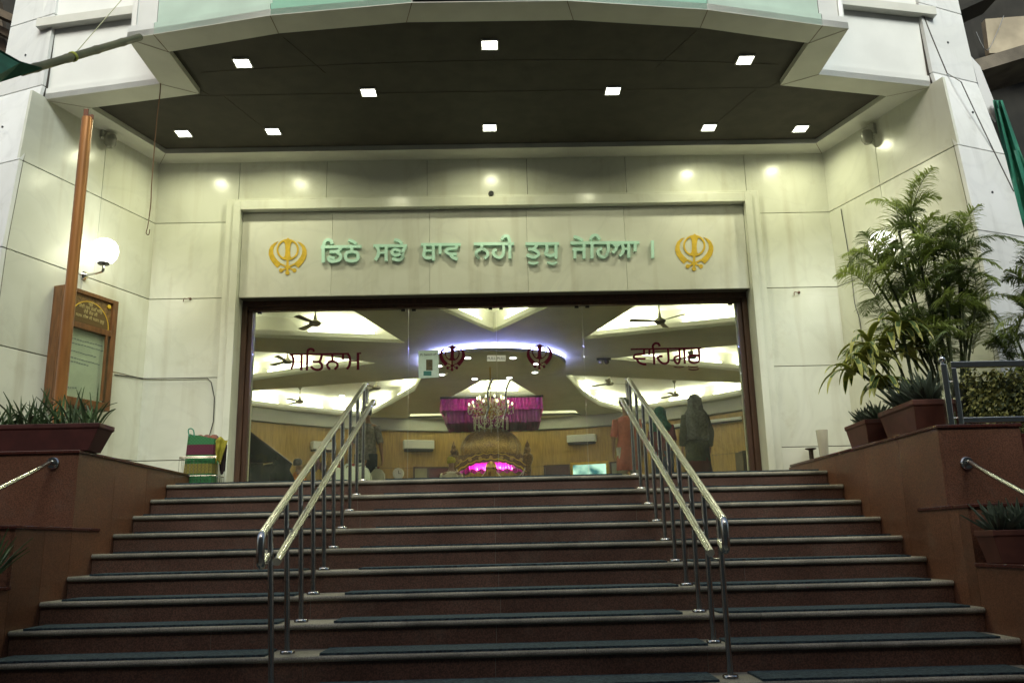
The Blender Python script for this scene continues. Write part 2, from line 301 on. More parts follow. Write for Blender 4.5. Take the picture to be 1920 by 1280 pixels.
# side walls
for s in(-1,1):
    mb=MB();a=Vector((s*3.77,-.22,0));b=Vector((s*4.392,-1.985,0));n=Vector((-(b-a).y,(b-a).x,0)).normalized()
    if n.x*s>0:n=-n
    d=(b-a).normalized();Lw=(b-a).length
    # leaning outer edge: lengths per height
    def ed(z):return Lw*(1.0 if z<1.2 else 1-.012*(z-1.2)-.030*max(0,z-2.08)) 
    for z0,z1 in zip(ZR[:-1],ZR[1:]):
        cols=[(0,.42),(.42,1)] if z1>2.9 else ([(0,.14),(.14,1)] if s>0 else [(0,.5),(.5,1)])
        for c0,c1 in cols:
            v=.0025;g_=.005
            v0=0 if c0==0 else v
            q=[(a+d*(c0*Lw+v0),z0+g_),(a+d*((ed(z0) if c1==1 else c1*Lw)-v),z0+g_),(a+d*((ed(z1) if c1==1 else c1*Lw)-v),z1-g_),(a+d*(c0*Lw+v0),z1-g_)]
            A=[Vector((p.x,p.y,z)) for p,z in q];mb.hexa([A[0]-n*.03,A[1]-n*.03,A[1],A[0],A[3]-n*.03,A[2]-n*.03,A[2],A[3]])
    mb.build('side_wall',WALLM,B,bevel=.002)
    # pier front face, recedes outward and leans back
    mb=MB();rows=[-.5,.33,1.20,2.08,2.95,3.80,4.6,5.5]
    def ie(z):
        p=a+d*ed(z);return Vector((p.x,p.y,z)) if z<3.7 else Vector((s*(4.322-.02*(z-3.7)),-1.74+.05*(z-3.7),z))
    fd=Vector((s*.93,.37,0)).normalized()
    def wd(z):return .66-.015*z
    def oe(z):return ie(z)+fd*wd(z)
    nf=Vector((s*.37,-.93,0)).normalized()
    for z0,z1 in zip(rows[:-1],rows[1:]):
        A=[ie(z0+.005),oe(z0+.005),oe(z1-.005),ie(z1-.005)]
        mb.hexa([A[0]-nf*.04,A[1]-nf*.04,A[1],A[0],A[3]-nf*.04,A[2]-nf*.04,A[2],A[3]])
    pier=mb.build('pier',PIERM,B,bevel=.003)
    mb=MB()
    for z0,z1 in zip(rows[:-1],rows[1:]):   # core behind slabs
        A=[ie(z0),oe(z0),oe(z1),ie(z1)];o_=nf*.045;o2=nf*.5
        mb.hexa([A[0]-o_,A[0]-o_-Vector((0,-.9,0)),A[1]-o_-Vector((0,-.9,0)),A[1]-o_,A[3]-o_,A[3]-o_-Vector((0,-.9,0)),A[2]-o_-Vector((0,-.9,0)),A[2]-o_])
    mb.build('pier_core',GROOVE,B)
    for z in [.8,1.65,2.5,3.35,4.2]:     # fixing bolts
        mb=MB();p=ie(z)+fd*wd(z)*.5;mb.tube([p-nf*.002,p+nf*.006],.012,8)
        mb.build('fixing_bolt',DARKM,pier)
    # diagonal sealant line on the pier
    if s<0:continue
    mb=MB();P=[];
    for t in np.linspace(0,1,14):
        z=4.5-1.95*t**.9;P.append(ie(z)+fd*wd(z)*(.03+.95*t)+nf*.001)
    mb.ribbon(P,.012,nf,.004);mb.build('sealant_line',GROOVE,pier)
# portal frame (two stepped bands) around the opening
PF=MB()
for s in(-1,1):
    x=[2.80,2.875,2.965];
    PF.bx(s*x[0],s*x[1],-.33,-.02,-.02,3.165);PF.bx(s*(x[1]+.001),s*x[2],-.29,-.19,-.02,3.2)
PF.bx(-2.799,2.799,-.33,-.19,3.06,3.165);PF.bx(-2.874,2.874,-.29,-.19,3.168,3.2)
PF.build('portal_frame',WALLM,B,bevel=.004)
mb=MB()
for a,b in zip([-2.797,-1.80,-.72,.36,1.45],[-1.80,-.72,.36,1.45,2.797]):slabs(mb,(a,-.235,0),(b,-.235,0),[2.075,3.055],[0,1],N,vgap=.0015)
HP=mb.build('header_panel',HEADM,B,bevel=.001)
mb=MB();mb.bx(-2.797,2.797,-.202,.1,2.08,3.055);mb.build('header_backing',GROOVE,B)
# door frame and glass
mb=MB();mb.bx(-2.797,2.797,-.08,.05,2.015,2.078);mb.bx(-2.797,2.797,-.06,.03,1.975,2.013)
for s in(-1,1):
    mb.bx(s*2.797,s*2.74,-.09,.06,0,2.013);mb.bx(s*2.738,s*2.69,-.05,.03,0,1.974)
DF=mb.build('door_frame',FRAMEW,B,bevel=.003)
GM=bpy.data.materials.new('door_glass');GM.use_nodes=True;n_=GM.node_tree;n_.nodes.clear()
o_=n_.nodes.new('ShaderNodeOutputMaterial');mx=n_.nodes.new('ShaderNodeMixShader');tr=n_.nodes.new('ShaderNodeBsdfTransparent');gl=n_.nodes.new('ShaderNodeBsdfGlossy');fr=n_.nodes.new('ShaderNodeLayerWeight');pw=n_.nodes.new('ShaderNodeMath');pw.operation='POWER';pw.inputs[1].default_value=5;ma=n_.nodes.new('ShaderNodeMath');ma.operation='MULTIPLY_ADD';ma.inputs[1].default_value=.9;ma.inputs[2].default_value=.035
tr.inputs[0].default_value=(.86,.89,.82,1);gl.inputs['Roughness'].default_value=.01;df=n_.nodes.new('ShaderNodeBsdfDiffuse');df.inputs[0].default_value=(.8,.8,.72,1);tcg=n_.nodes.new('ShaderNodeTexCoord');ng=n_.nodes.new('ShaderNodeTexNoise');ng.inputs['Scale'].default_value=3.5;ng.inputs['Detail'].default_value=9;ng.inputs['Roughness'].default_value=.7;rg_=n_.nodes.new('ShaderNodeMapRange');rg_.inputs[1].default_value=.35;rg_.inputs[2].default_value=.8;rg_.inputs[3].default_value=.006;rg_.inputs[4].default_value=.045
m2x=n_.nodes.new('ShaderNodeMixShader');n_.links.new(tcg.outputs['Object'],ng.inputs[0]);n_.links.new(ng.outputs[0],rg_.inputs[0]);n_.links.new(rg_.outputs[0],m2x.inputs[0]);n_.links.new(tr.outputs[0],m2x.inputs[1]);n_.links.new(df.outputs[0],m2x.inputs[2])
n_.links.new(fr.outputs[1],pw.inputs[0]);n_.links.new(pw.outputs[0],ma.inputs[0]);n_.links.new(ma.outputs[0],mx.inputs[0]);n_.links.new(m2x.outputs[0],mx.inputs[1]);n_.links.new(gl.outputs[0],mx.inputs[2]);n_.links.new(mx.outputs[0],o_.inputs[0])
EDGE=mat('glass_edge',(.30,.36,.26),.2)
gx=[-2.688,at(766,600,'y',0).x,0.0,at(1092,600,'y',0).x,2.688]
gx[2]=at(930,600,'y',0).x
panels=[]
for i in range(4):
    mb=MB();mb.bx(gx[i]+.003,gx[i+1]-.003,-.006,.006,.012,1.973)
    p=mb.build('glass_panel',GM,B);panels.append(p)
    mb=MB();mb.bx(gx[i+1]-.0028,gx[i+1]-.0005,-.008,.008,.012,1.973);mb.build('glass_edge',EDGE,p)
    for x in (gx[i]+.06,gx[i+1]-.06):
        mb=MB();mb.bx(x-.022,x+.022,-.012,.012,1.952,1.974);mb.build('patch_fitting',DARKM,p)
for k,px in ((1,918),(2,952)):   # curved pull handles on both middle leaves
    s=-1 if k==1 else 1
    pts=[at(px+dx,py,'y',-.06) for dx,py in((6,709),(0,722),(-4,738),(-3,752),(-2,765),(-6,778),(-8,786))]
    mb=MB();mb.tube(smoothpath(pts),.011,10);mb.tube([pts[1],pts[1]+Vector((0,.05,0))],.008,8);mb.tube([pts[-2],pts[-2]+Vector((0,.05,0))],.008,8)
    mb.build('door_handle',CHROME,panels[k],smooth=True)
# floor of landing (part of stair) later; hall shell
HC=(0,8.0);HR=7.9
def arc(r,n=72,z=0,a0=0,a1=2*math.pi):
    return [Vector((HC[0]+r*math.cos(a0+(a1-a0)*i/n),HC[1]+r*math.sin(a0+(a1-a0)*i/n),z)) for i in range(n+1)]
a_=math.asin((.12-HC[1])/HR)
def wallring(r,z0,z1,th=.15):
    mb=MB();P=arc(r,72,0,a_,math.pi-a_);Q=arc(r+th,72,0,a_,math.pi-a_)
    for i in range(len(P)-1):
        mb.hexa([Vector((p.x,p.y,z)) for z in(z0,z1) for p in(P[i],P[i+1],Q[i+1],Q[i])])
    return mb
a_=-math.pi/2+math.asin(2.95/HR)
wallring(HR,0,1.55).build('hall_wall',HALLW,B,smooth=True)
wallring(HR,1.56,2.6).build('hall_wall',HALLW,B,smooth=True)
wallring(HR+.02,1.54,1.57).build('hall_wall_groove',GROOVE,B)
wallring(HR-.12,2.62,3.0,.3).build('hall_bulkhead',BANDM,B,smooth=True)
mb=MB();mb.bx(-3,-2.84,.25,.6,0,3.4);mb.bx(2.84,3,.25,.6,0,3.4);mb.bx(-3.9,3.9,.25,.6,2.2,3.6)
mb.build('hall_front_wall',WHITEP,B)
mb=MB();mb.bx(-8,8,-.0,16.2,-.12,-.002);mb.build('hall_floor',FLOORM,B)
CZ=2.95
coffs=[[(-1.65,5.8),(-6.0,4.72),(-5.5,1.9),(-2.62,1.9)],[(1.54,5.8),(2.62,1.9),(5.5,1.9),(6.0,4.25)],
 [(-2.42,7.5),(-3.3,6.75),(-6.4,5.4),(-7.0,7.5),(-6.5,9.75)],[(2.2,7.53),(6.5,9.75),(7.0,7.5),(6.4,5.65)],
 [(-1.66,9.17),(-1.95,10.7),(-2.76,12.67),(-3.69,14.75),(-4.6,14.05),(-5.6,13.2),(-6.4,12.2),(-6.95,10.7)],
 [(1.48,9.17),(6.95,11.0),(6.35,12.0),(5.5,13.2),(4.5,14.1),(3.5,14.8),(2.7,13.6),(2.1,11.9)],
 [(-.06,5.14),(-1.75,1.9),(1.7,1.9)],
 [(-.35,9.55),(.25,9.55),(1.0,11.9),(-1.2,11.8)],
 [(-2.44,14.43),(2.1,14.35),(2.35,15.25),(-2.6,15.25)]]
outer=[(p.x,p.y) for p in arc(HR+.1,72)[:-1]]
def clipf(p):return (p[0],max(p[1],.3))
fill_poly('hall_ceiling',[clipf(p) for p in outer],coffs,CZ+.03,.06,CEIL,B)
def offs(poly,d):
    n=len(poly);A=sum(poly[i][0]*poly[(i+1)%n][1]-poly[(i+1)%n][0]*poly[i][1] for i in range(n));sg=1 if A>0 else -1;out=[]
    for i in range(n):
        p0=Vector(poly[i-1]);p1=Vector(poly[i]);p2=Vector(poly[(i+1)%n])
        e1=(p1-p0).normalized();e2=(p2-p1).normalized();n1=Vector((e1.y,-e1.x))*sg;n2=Vector((e2.y,-e2.x))*sg
        bi=(n1+n2);bi=bi/max(.5,bi.length_squared)*2 if bi.length>1e-4 else n1
        if bi.length>1.8:bi=bi.normalized()*1.8
        out.append(p1+bi*d*.5*2/2 if 0 else p1+bi*d)
    return out
TUBE=mat('tube_light',(1,1,1),.5,emit=(1,1,.88),es=5)
WARM=(1,1,.76)
def area(parent,loc,size,size_y,power,rot=(0,0,0),color=WARM,spread=180,name='lamp_light'):
    l=bpy.data.lights.new(name,'AREA');l.shape='RECTANGLE';l.size=size;l.size_y=size_y;l.energy=power;l.color=color;l.spread=R(spread)
    o=bpy.data.objects.new(name,l);col.objects.link(o);o.location=loc;o.rotation_euler=rot
    if parent:o.parent=parent
    return o
tubes=[]
for ci,poly in enumerate(coffs):
    mb=MB();n=len(poly);op=offs(poly,.16);H1=.14;H2=.42
    for i in range(n):
        a=poly[i];b=poly[(i+1)%n];A=op[i];Bq=op[(i+1)%n]
        mb.quad([(a[0],a[1],CZ-.001),(b[0],b[1],CZ-.001),(b[0],b[1],CZ+H1),(a[0],a[1],CZ+H1)])
        mb.quad([(a[0],a[1],CZ+H1),(b[0],b[1],CZ+H1),(Bq.x,Bq.y,CZ+H1),(A.x,A.y,CZ+H1)])
        mb.quad([(A.x,A.y,CZ+H1),(Bq.x,Bq.y,CZ+H1),(Bq.x,Bq.y,CZ+H2),(A.x,A.y,CZ+H2)])
    mb.quad([(p.x,p.y,CZ+H2) for p in op])
    c=mb.build('ceiling_coffer',WHITEP,B)
    k=0
    for i in range(n):
        a=Vector((*poly[i],0));b=Vector((*poly[(i+1)%n],0));L=(b-a).length
        if min(a.y,b.y)<2.0 and abs(a.y-b.y)<.3:continue
        out=Vector((b-a)).normalized().cross(Vector((0,0,1)))
        cen=Vector((sum(p[0] for p in poly)/n,sum(p[1] for p in poly)/n,0))
        if out.dot((a+b)/2-cen)<0:out=-out
        m_=max(1,int(L/1.5))
        for j in range(m_):
            if L<.7:continue
            q=a.lerp(b,(j+.5)/m_);le=min(1.15,L/m_*.72);dd=(b-a).normalized()*le/2
            q=q+out*.055+Vector((0,0,CZ+H1+.03));tb=MB();tb.tube([q-dd,q+dd],.02,8);tb.build('tube_light',TUBE,c);k+=1
            ang=math.atan2(dd.y,dd.x)
            area(c,q+Vector((0,0,.04)),le,.05,5.5,rot=(R(180),0,ang))
# central dropped disc with blue-white cove
DZ=2.8;dc=(-.1,7.4)
mb=MB();mb.lathe([(1.40,DZ),(1.44,DZ+.0),(1.45,DZ+.07),(1.42,DZ+.075),(.05,DZ+.075)],(dc[0],dc[1],0),64);disc=mb.build('ceiling_disc',CEIL,B,smooth=True)
mb=MB();mb.tube([(dc[0]+1.33*math.cos(a),dc[1]+1.33*math.sin(a),DZ+.10) for a in np.linspace(0,2*math.pi,64)[:-1]],.016,6,close=True)
mb.build('cove_light',mat('cove_glow',(1,1,1),.5,emit=(.30,.30,1),es=60),disc)
BL=mat('white_led',(1,1,1),.5,emit=(.85,.85,1),es=14)
for q in [(877,671),(962,671),(823,686),(829,702),(890,710),(955,708),(1003,698),(1006,682)]:
    p=at(*q,'z',DZ);mb=MB();mb.lathe([(.055,0),(.055,-.006)],(p.x,p.y,DZ-.001),16);mb.build('recessed_spotlight',BL,disc)
for q in [(625,719.5),(641,742)]:
    p=at(*q,'z',CZ+.42);mb=MB();mb.lathe([(.06,0),(.06,-.006)],(p.x,p.y,CZ+.418),16);mb.build('recessed_spotlight',BL,B)
# ------------------------------------------------------------ canopy
CP=empty('canopy_anchor');bpy.data.objects.remove(CP)
ZS=3.67
def avg(ql,qr):
    a=at(*ql,'z',ZS);b=at(*qr,'z',ZS);return ((b.x-a.x)/2,(a.y+b.y)/2)
A_=avg((80,180),(1752,170));B_=avg((300,152),(1536,145));C_=avg((253,72),(1606,54));D_=avg((292,63),(1547,50));E_=avg((511,25),(1332,23));G_=avg((772,6),(1063,1))
W_=(3.775,-.2)
def sym(L):return [(-x,y) for x,y in L]+[(x,y) for x,y in L[::-1]]
outp=sym([W_,A_,B_,C_,D_,E_,G_])
a2=avg((175,195),(1668,188));b2=avg((376,171),(1465,165));c2=avg((322,96),(1522,83));e2=avg((529,62),(1278,54));e2=(1.80,e2[1]);g2=avg((757,43.6),(1070,37));w2=avg((312,284),(1532,273))
inp=sym([w2,a2,b2,c2,e2,g2])
fill_poly('soffit_border',outp,[inp],ZS+.03,.06,SOFW,B)
# dark soffit in tiles: rows
mb=MB();mb.prism([(x,y,ZS+.055) for x,y in [(p[0]*1.01,p[1]-.005 if p[1]<-1 else p[1]+.005) for p in inp]],(0,0,.05))
SO=mb.build('soffit',SOFD,B)
mb=MB()
for yy in(-1.62,-2.02):
    pts=[(x,yy-(.16*(1-(x/2.9)**2) if abs(x)<2.9 and yy<-1.7 else 0),ZS+.054) for x in np.linspace(-3.6 if yy>-1.7 else -2.7,3.6 if yy>-1.7 else 2.7,24)]
    mb.ribbon(pts,.006,Vector((0,0,-1)),.002)
for sx in(-1,1):
    mb.ribbon([(sx*2.25,-.42,ZS+.0535),(sx*2.62,-1.6,ZS+.0535)],.006,Vector((0,0,-1)),.002);mb.ribbon([(sx*1.55,-2.0,ZS+.0535),(sx*1.8,-2.6,ZS+.0535)],.006,Vector((0,0,-1)),.002)
    mb.ribbon([(sx*2.75,-1.64,ZS+.053),(sx*2.95,-1.95,ZS+.053)],.006,Vector((0,0,-1)),.002)
mb.build('soffit_joint',GROOVE,SO)
# joints in white border
def strip(mb,a,b,w=.006,z=ZS-.0005):mb.ribbon([(a[0],a[1],z),(b[0],b[1],z)],w,Vector((0,0,-1)),.0015)
mb=MB()
for s in(-1,1):
    for a,b in((C_,c2),(D_,c2),(E_,e2),(G_,g2),(B_,b2),(A_,a2),(W_,w2)):strip(mb,(s*a[0],a[1]),(s*b[0],b[1]))
mb.build('border_joint',mat('sealant',(.22,.17,.12),.8),B)
# fascia band and upper panels
front=[(-A_[0],A_[1]),(-B_[0],B_[1]),(-C_[0],C_[1]),(-D_[0],D_[1]),(-E_[0],E_[1]),(-G_[0],G_[1]),(G_[0],G_[1]),(E_[0],E_[1]),(D_[0],D_[1]),(C_[0],C_[1]),(B_[0],B_[1]),(A_[0],A_[1])]
segm=[PANELM,PANELM,PANELM,PALEREFL,TEALREFL,TEALREFL,TEALREFL,PALEREFL,PANELM,PANELM,PANELM]
fb=MB();segs=[]
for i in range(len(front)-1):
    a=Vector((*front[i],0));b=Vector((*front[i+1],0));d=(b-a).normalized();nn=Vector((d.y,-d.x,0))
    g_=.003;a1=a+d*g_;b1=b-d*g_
    mi={PANELM:0,PALEREFL:1,TEALREFL:2}[segm[i]];fb.mi=mi
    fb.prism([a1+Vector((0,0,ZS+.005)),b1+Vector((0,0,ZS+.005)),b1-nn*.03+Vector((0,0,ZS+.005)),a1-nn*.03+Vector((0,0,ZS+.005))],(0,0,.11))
fb.build('canopy_fascia',[PANELM,PALEREFL,TEALREFL],B)
ub=MB()
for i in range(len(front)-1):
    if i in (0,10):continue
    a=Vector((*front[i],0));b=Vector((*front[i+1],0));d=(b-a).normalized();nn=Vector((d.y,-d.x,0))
    ub.mi={PANELM:0,PALEREFL:1,TEALREFL:2}[segm[i]]
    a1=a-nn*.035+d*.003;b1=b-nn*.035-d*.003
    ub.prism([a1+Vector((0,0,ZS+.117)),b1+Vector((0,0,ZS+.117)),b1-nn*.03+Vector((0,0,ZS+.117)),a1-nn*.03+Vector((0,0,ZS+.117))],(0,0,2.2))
ub.build('canopy_panel',[PANELM,PALEREFL,TEALREFL],B)
mb=MB();mb.prism([(x*.985,y+.06,ZS+.12) for x,y in front[1:-1]]+[(3.0,-.2,ZS+.12),(-3.0,-.2,ZS+.12)],(0,0,2.1));mb.build('canopy_core',GROOVE,B)
# side recess panels with ledge
for s in(-1,1):
    mb=MB();a=Vector((s*(A_[0]+.12),A_[1]+.012,0));b=Vector((s*(B_[0]-.1),B_[1],0));
    z0=ZS+.116;zl=at(103,48,'y',-1.9).z if s<0 else at(1732,45,'y',-1.9).z
    mb.prism([a+Vector((0,.04,z0)),b+Vector((0,.04,z0)),b+Vector((0,.10,z0)),a+Vector((0,.10,z0))],(0,0,1.9))
    mb.build('recess_panel',PANELM,B)
    mb=MB();zl=4.44
    mb.prism([a+Vector((0,-.05,zl)),b+Vector((0,-.05,zl)),b+Vector((0,.035,zl)),a+Vector((0,.035,zl))],(0,0,.09));mb.build('ledge',SOFW,B,bevel=.003)
# ------------------------------------------------------------ lettering and emblems on the header
def px_path(pts,ox,oy,sc,y):return [at(ox+a/sc,oy+b/sc,'y',y) for a,b in pts]
class Word:
    pass
def strokes(name,parent,lst,ox,oy,sc,y,w,th,material,back=0,smooth=True):
    mb=MB();k=0
    for st in lst:
        ww=w
        if isinstance(st,tuple) and isinstance(st[0],(int,float)):ww,st=st
        P=[at(ox+a/sc,oy+b/sc,'y',y) for a,b in st]
        if len(P)>2:P=smoothpath(P,5)
        mb.ribbon(P,ww,Vector((0,-1,0)),th+.0007*k);k+=1
        if len(st)>2 and ww>0:pass
    return mb.build(name,material,parent)
LY=-.247
IN=empty('raised_inscription',at(910,470,'y',-.19));IN.location=(0,0,0)
tag(IN,'raised steel Gurmukhi inscription reading ਡਿਠੇ ਸਭੇ ਥਾਵ ਨਹੀ ਤੁਧੁ ਜੇਹਿਆ on the header above the glass doors','lettering')
wd_=.033
o,s5=(580,430),5.818
strokes('word',IN,[[(130,200),(572,192)],(.034,[(155,200),(155,368)]),[(155,205),(168,150),(200,122),(240,130),(252,168)],[(350,205),(325,238),(285,250),(225,250)],[(290,250),(342,285),(338,332),(275,357),(222,345),(222,312),(283,325)],[(468,200),(468,250)],[(467,250),(415,262),(398,300),(415,340),(467,354),(520,340),(537,300),(520,262),(467,250)],[(430,125),(480,140),(515,168)]],*o,s5,LY,wd_,.024,LETM)
strokes('word',IN,[[(702,185),(1068,185)],[(735,190),(757,235),(752,290),(722,342)],(.024,[(750,262),(835,262)]),[(840,190),(840,352)],[(1045,200),(1012,262),(945,288),(903,262),(925,230),(975,234),(1015,270),(1020,315),(975,342),(905,325)],[(930,120),(978,132),(1010,162)]],*o,s5,LY,wd_,.024,LETM)
strokes('word',IN,[[(1220,172),(1652,172)],[(1260,180),(1258,240),(1250,290),(1285,318),(1350,312)],(.022,[(1262,238),(1345,238)]),[(1355,180),(1355,347)],[(1428,180),(1428,277)],[(1605,180),(1600,212),(1515,222),(1492,250),(1530,275),(1610,275)],[(1540,280),(1565,315),(1618,332)]],*o,s5,LY,wd_,.024,LETM)
o,s5=(880,430),5.333
strokes('word',IN,[[(45,152),(447,150)],[(125,152),(125,205)],[(100,298),(70,262),(78,225),(125,205),(172,225),(183,262),(152,298)],[(340,150),(342,240),(310,287),(262,275),(238,235),(272,205)],[(405,160),(405,300)],[(325,112),(345,78),(385,78),(402,118),(402,150)]],*o,s5,LY,wd_,.024,LETM)
strokes('word',IN,[[(560,150),(897,150)],[(680,150),(660,185),(630,205),(588,203)],[(630,205),(682,230),(690,262),(640,285),(572,262)],(.024,[(588,335),(640,350),(688,335)]),[(772,150),(775,215),(762,248),(810,270),(852,255)],[(865,150),(865,297)],(.024,[(778,335),(830,350),(876,335)])],*o,s5,LY,wd_,.024,LETM)
strokes('word',IN,[[(1010,142),(1697,138)],[(1055,190),(1055,297)],[(1030,207),(1140,207)],[(1145,142),(1145,297)],[(1042,80),(1090,93),(1132,122)],[(1225,140),(1225,297)],[(1212,112),(1228,75),(1270,68),(1303,108)],[(1385,142),(1385,230),(1350,282),(1300,268),(1283,222),(1325,195)],[(1432,145),(1465,180),(1458,212),(1430,240)],[(1465,182),(1500,150)],[(1515,140),(1535,190),(1530,235),(1500,272)],(.022,[(1535,205),(1590,205)]),[(1590,142),(1590,292)],[(1655,140),(1655,228)]],*o,s5,LY,wd_,.024,LETM)
strokes('word',IN,[(.032,[(1828,118),(1832,293)])],*o,s5,LY,wd_,.024,LETM)
def khanda(name,fn,n,th,material,sc=1,thin=1):
    """fn maps emblem coordinates (x right, y down, units of the drawing) to world; overlapping pieces differ in thickness"""
    n=Vector(n);mb=MB();k=[0]
    def pr(pts):
        k[0]+=1;mb.prism([fn(a,b) for a,b in pts],n*(th+.0006*k[0]))
    def st(pts,w):
        k[0]+=1;P=smoothpath([fn(a,b) for a,b in pts],4);mb.ribbon(P,w*sc,n,th+.0006*k[0])
    L=[(410,290),(320,320),(232,392),(182,500),(176,600),(210,710),(270,800),(330,870),(355,940),(400,915),(455,852),(520,872),(590,905),(600,880),(500,812),(400,750),(330,670),(288,570),(290,450),(340,370)]
    for mi in(0,1):
        f=(lambda p:(1270-p[0],p[1])) if mi else (lambda p:p)
        # crescent as strip of quads to stay planar and convex
        O=[(410,290),(320,320),(232,392),(182,500),(176,600),(210,710),(270,800),(330,872),(380,925)]
        I=[(410,290),(352,355),(300,430),(285,510),(292,585),(335,675),(400,750),(455,800),(470,850)]
        k[0]+=1;t=th+.0006*k[0]
        fa=[mb.b.verts.new(fn(*f(p))+n*t) for p in O];fb_=[mb.b.verts.new(fn(*f(p))+n*t) for p in I]
        ba=[mb.b.verts.new(fn(*f(p))) for p in O];bb=[mb.b.verts.new(fn(*f(p))) for p in I]
        for i in range(len(O)-1):
            mb._f([fa[i],fa[i+1],fb_[i+1],fb_[i]]);mb._f([fa[i],ba[i],ba[i+1],fa[i+1]]);mb._f([fb_[i],fb_[i+1],bb[i+1],bb[i]])
        mb._f([fa[-1],ba[-1],bb[-1],fb_[-1]])
        st([f((430,815)),f((620,905)),f((790,985))],46)
        cx,cy=f((795,985));rr=50
        pr([(cx+rr*math.cos(a),cy+rr*math.sin(a)) for a in np.linspace(0,2*math.pi,14)[:-1]])
    st([(635+245*math.cos(a),490+235*math.sin(a)) for a in np.linspace(-math.pi/2,1.5*math.pi,33)],50)
    pr([(645,205),(742,292),(705,370),(692,500),(697,640),(725,685),(660,742),(655,1000),(600,1000),(605,742),(530,685),(570,640),(580,500),(575,370),(540,292)])
    pr([(628+52*math.cos(a),1045+52*math.sin(a)) for a in np.linspace(0,2*math.pi,14)[:-1]])
    return mb.build(name,material)
zx=12.8
for nm,ox,lab in (('gold_emblem',490,'yellow khanda emblem on the header left of the raised inscription'),('gold_emblem',1252,'yellow khanda emblem on the header right of the raised inscription')):
    oy=430 if ox==490 else 422.5
    k_=1 if ox==490 else .985
    o_=khanda(nm,lambda a,b,ox=ox,oy=oy:at(ox+a/zx,oy+b/zx,'y',-.2355),(0,-1,0),.003,BRASS,sc=.00040)
    tag(o_,lab,'emblem','yellow khanda emblems on the header')
for cx,cy,lab in((848,670.5,'dark red khanda sticker on the glass beside the paper notice'),(1011.5,668,'dark red khanda sticker on the right door leaf of the glass front')):
    o_=khanda('emblem_sticker',lambda a,b,cx=cx,cy=cy:at(cx+(a-635)/19,cy+(b-640)/18.2,'y',-.0075),(0,-1,0),.0008,REDV,sc=.00022)
    tag(o_,lab,'sticker','red khanda stickers on the glass')
T1=strokes('glass_lettering',None,[(.021,[(140,275),(1400,258)]),[(190,280),(228,380),(215,500),(178,592)],(.012,[(225,430),(400,430)]),[(405,280),(395,612)],[(522,260),(515,612)],[(525,262),(535,190),(590,158),(650,175),(658,222)],[(835,270),(810,360),(770,425),(635,430)],[(770,428),(830,490),(822,570),(740,602),(660,582),(600,530)],[(1055,270),(1055,425)],[(1005,592),(948,520),(970,445),(1055,422),(1140,445),(1162,520),(1102,592)],[(1280,262),(1280,392)],[(1380,262),(1420,330),(1428,430),(1410,520),(1358,585)],(.012,[(1430,415),(1590,415)]),[(1598,250),(1595,602)],(.015,[(1570,254),(1662,250)])],530,640,11.294,-.0075,.026,.0006,REDV)
tag(T1,'dark red Gurmukhi lettering ਸਤਿਨਾਮ stuck on the left glass panel','lettering')
T2=strokes('glass_lettering',None,[(.019,[(150,295),(1740,268)]),[(452,290),(448,405)],[(480,402),(265,415),(222,462),(262,505),(485,508)],[(285,515),(335,590),(420,628),(502,635)],[(570,290),(570,424)],[(660,280),(682,642)],[(655,282),(650,215),(700,162),(772,172),(805,232)],[(985,280),(1002,480),(988,585),(910,620),(820,580),(757,490),(790,458),(868,452)],[(1245,280),(1252,540),(1205,618),(1142,560),(1140,480),(1225,440)],[(1350,280),(1368,622)],(.009,[(1125,690),(1230,706),(1345,690)]),[(1680,270),(1692,530),(1640,588),(1560,602),(1482,572),(1460,500),(1500,442),(1600,432),(1680,440)],(.009,[(1440,680),(1550,697),(1662,685)]),(.009,[(1450,745),(1560,762),(1680,745)])],1170,630,12,-.0075,.024,.0006,REDV)
tag(T2,'dark red Gurmukhi lettering ਵਾਹਿਗੁਰੂ stuck on the right glass panel','lettering')
def text(s,size,material,parent,M,name='lettering',ext=.0006,font=None):
    cu=bpy.data.curves.new(name,'FONT');cu.body=s;cu.size=size;cu.extrude=ext;cu.align_x='CENTER';cu.align_y='CENTER'
    t=bpy.data.objects.new('t',cu);col.objects.link(t);dg=bpy.context.evaluated_depsgraph_get();me=bpy.data.meshes.new_from_object(t.evaluated_get(dg))
    bpy.data.objects.remove(t);me.materials.clear();me.materials.append(material);me.transform(M)
    o=bpy.data.objects.new(name,me);col.objects.link(o)
    if parent:o.parent=parent
    return o
FR=Matrix.Rotation(R(90),4,'X')
def MF(p,roll=0):return Matrix.Translation(Vector(p))@FR@Matrix.Rotation(roll,4,'Z')
# paper notice and pull stickers
E_n=empty('paper_notice');a=at(784,656,'y',-.009);b=at(822,709,'y',-.009)
tag(E_n,'pale paper notice with handwritten words and a phone picture taped inside the door glass','notice')
mb=MB();mb.prism([at(784,657,'y',-.008),at(822,656,'y',-.008),at(823,707,'y',-.008),at(785,709,'y',-.008)],(0,-.001,0));mb.build('sheet',PAPER,E_n)
text('Pl. Switch off',.034,INK,E_n,MF(at(803,664.5,'y',-.0105),R(1.5)))
mb=MB();mb.prism([at(799,674,'y',-.0095),at(811,674,'y',-.0095),at(811,694,'y',-.0095),at(799,694,'y',-.0095)],(0,-.0015,0));mb.build('phone_picture',mat('phone_ink',(.10,.08,.04),.5,var=.5,scale=40),E_n)
mb=MB();mb.prism([at(794,695.5,'y',-.0095),at(809,695.5,'y',-.0095),at(809,704,'y',-.0095),at(794,704,'y',-.0095)],(0,-.0012,0));mb.build('label_patch',mat('teal_ink',(.03,.15,.14),.6),E_n)
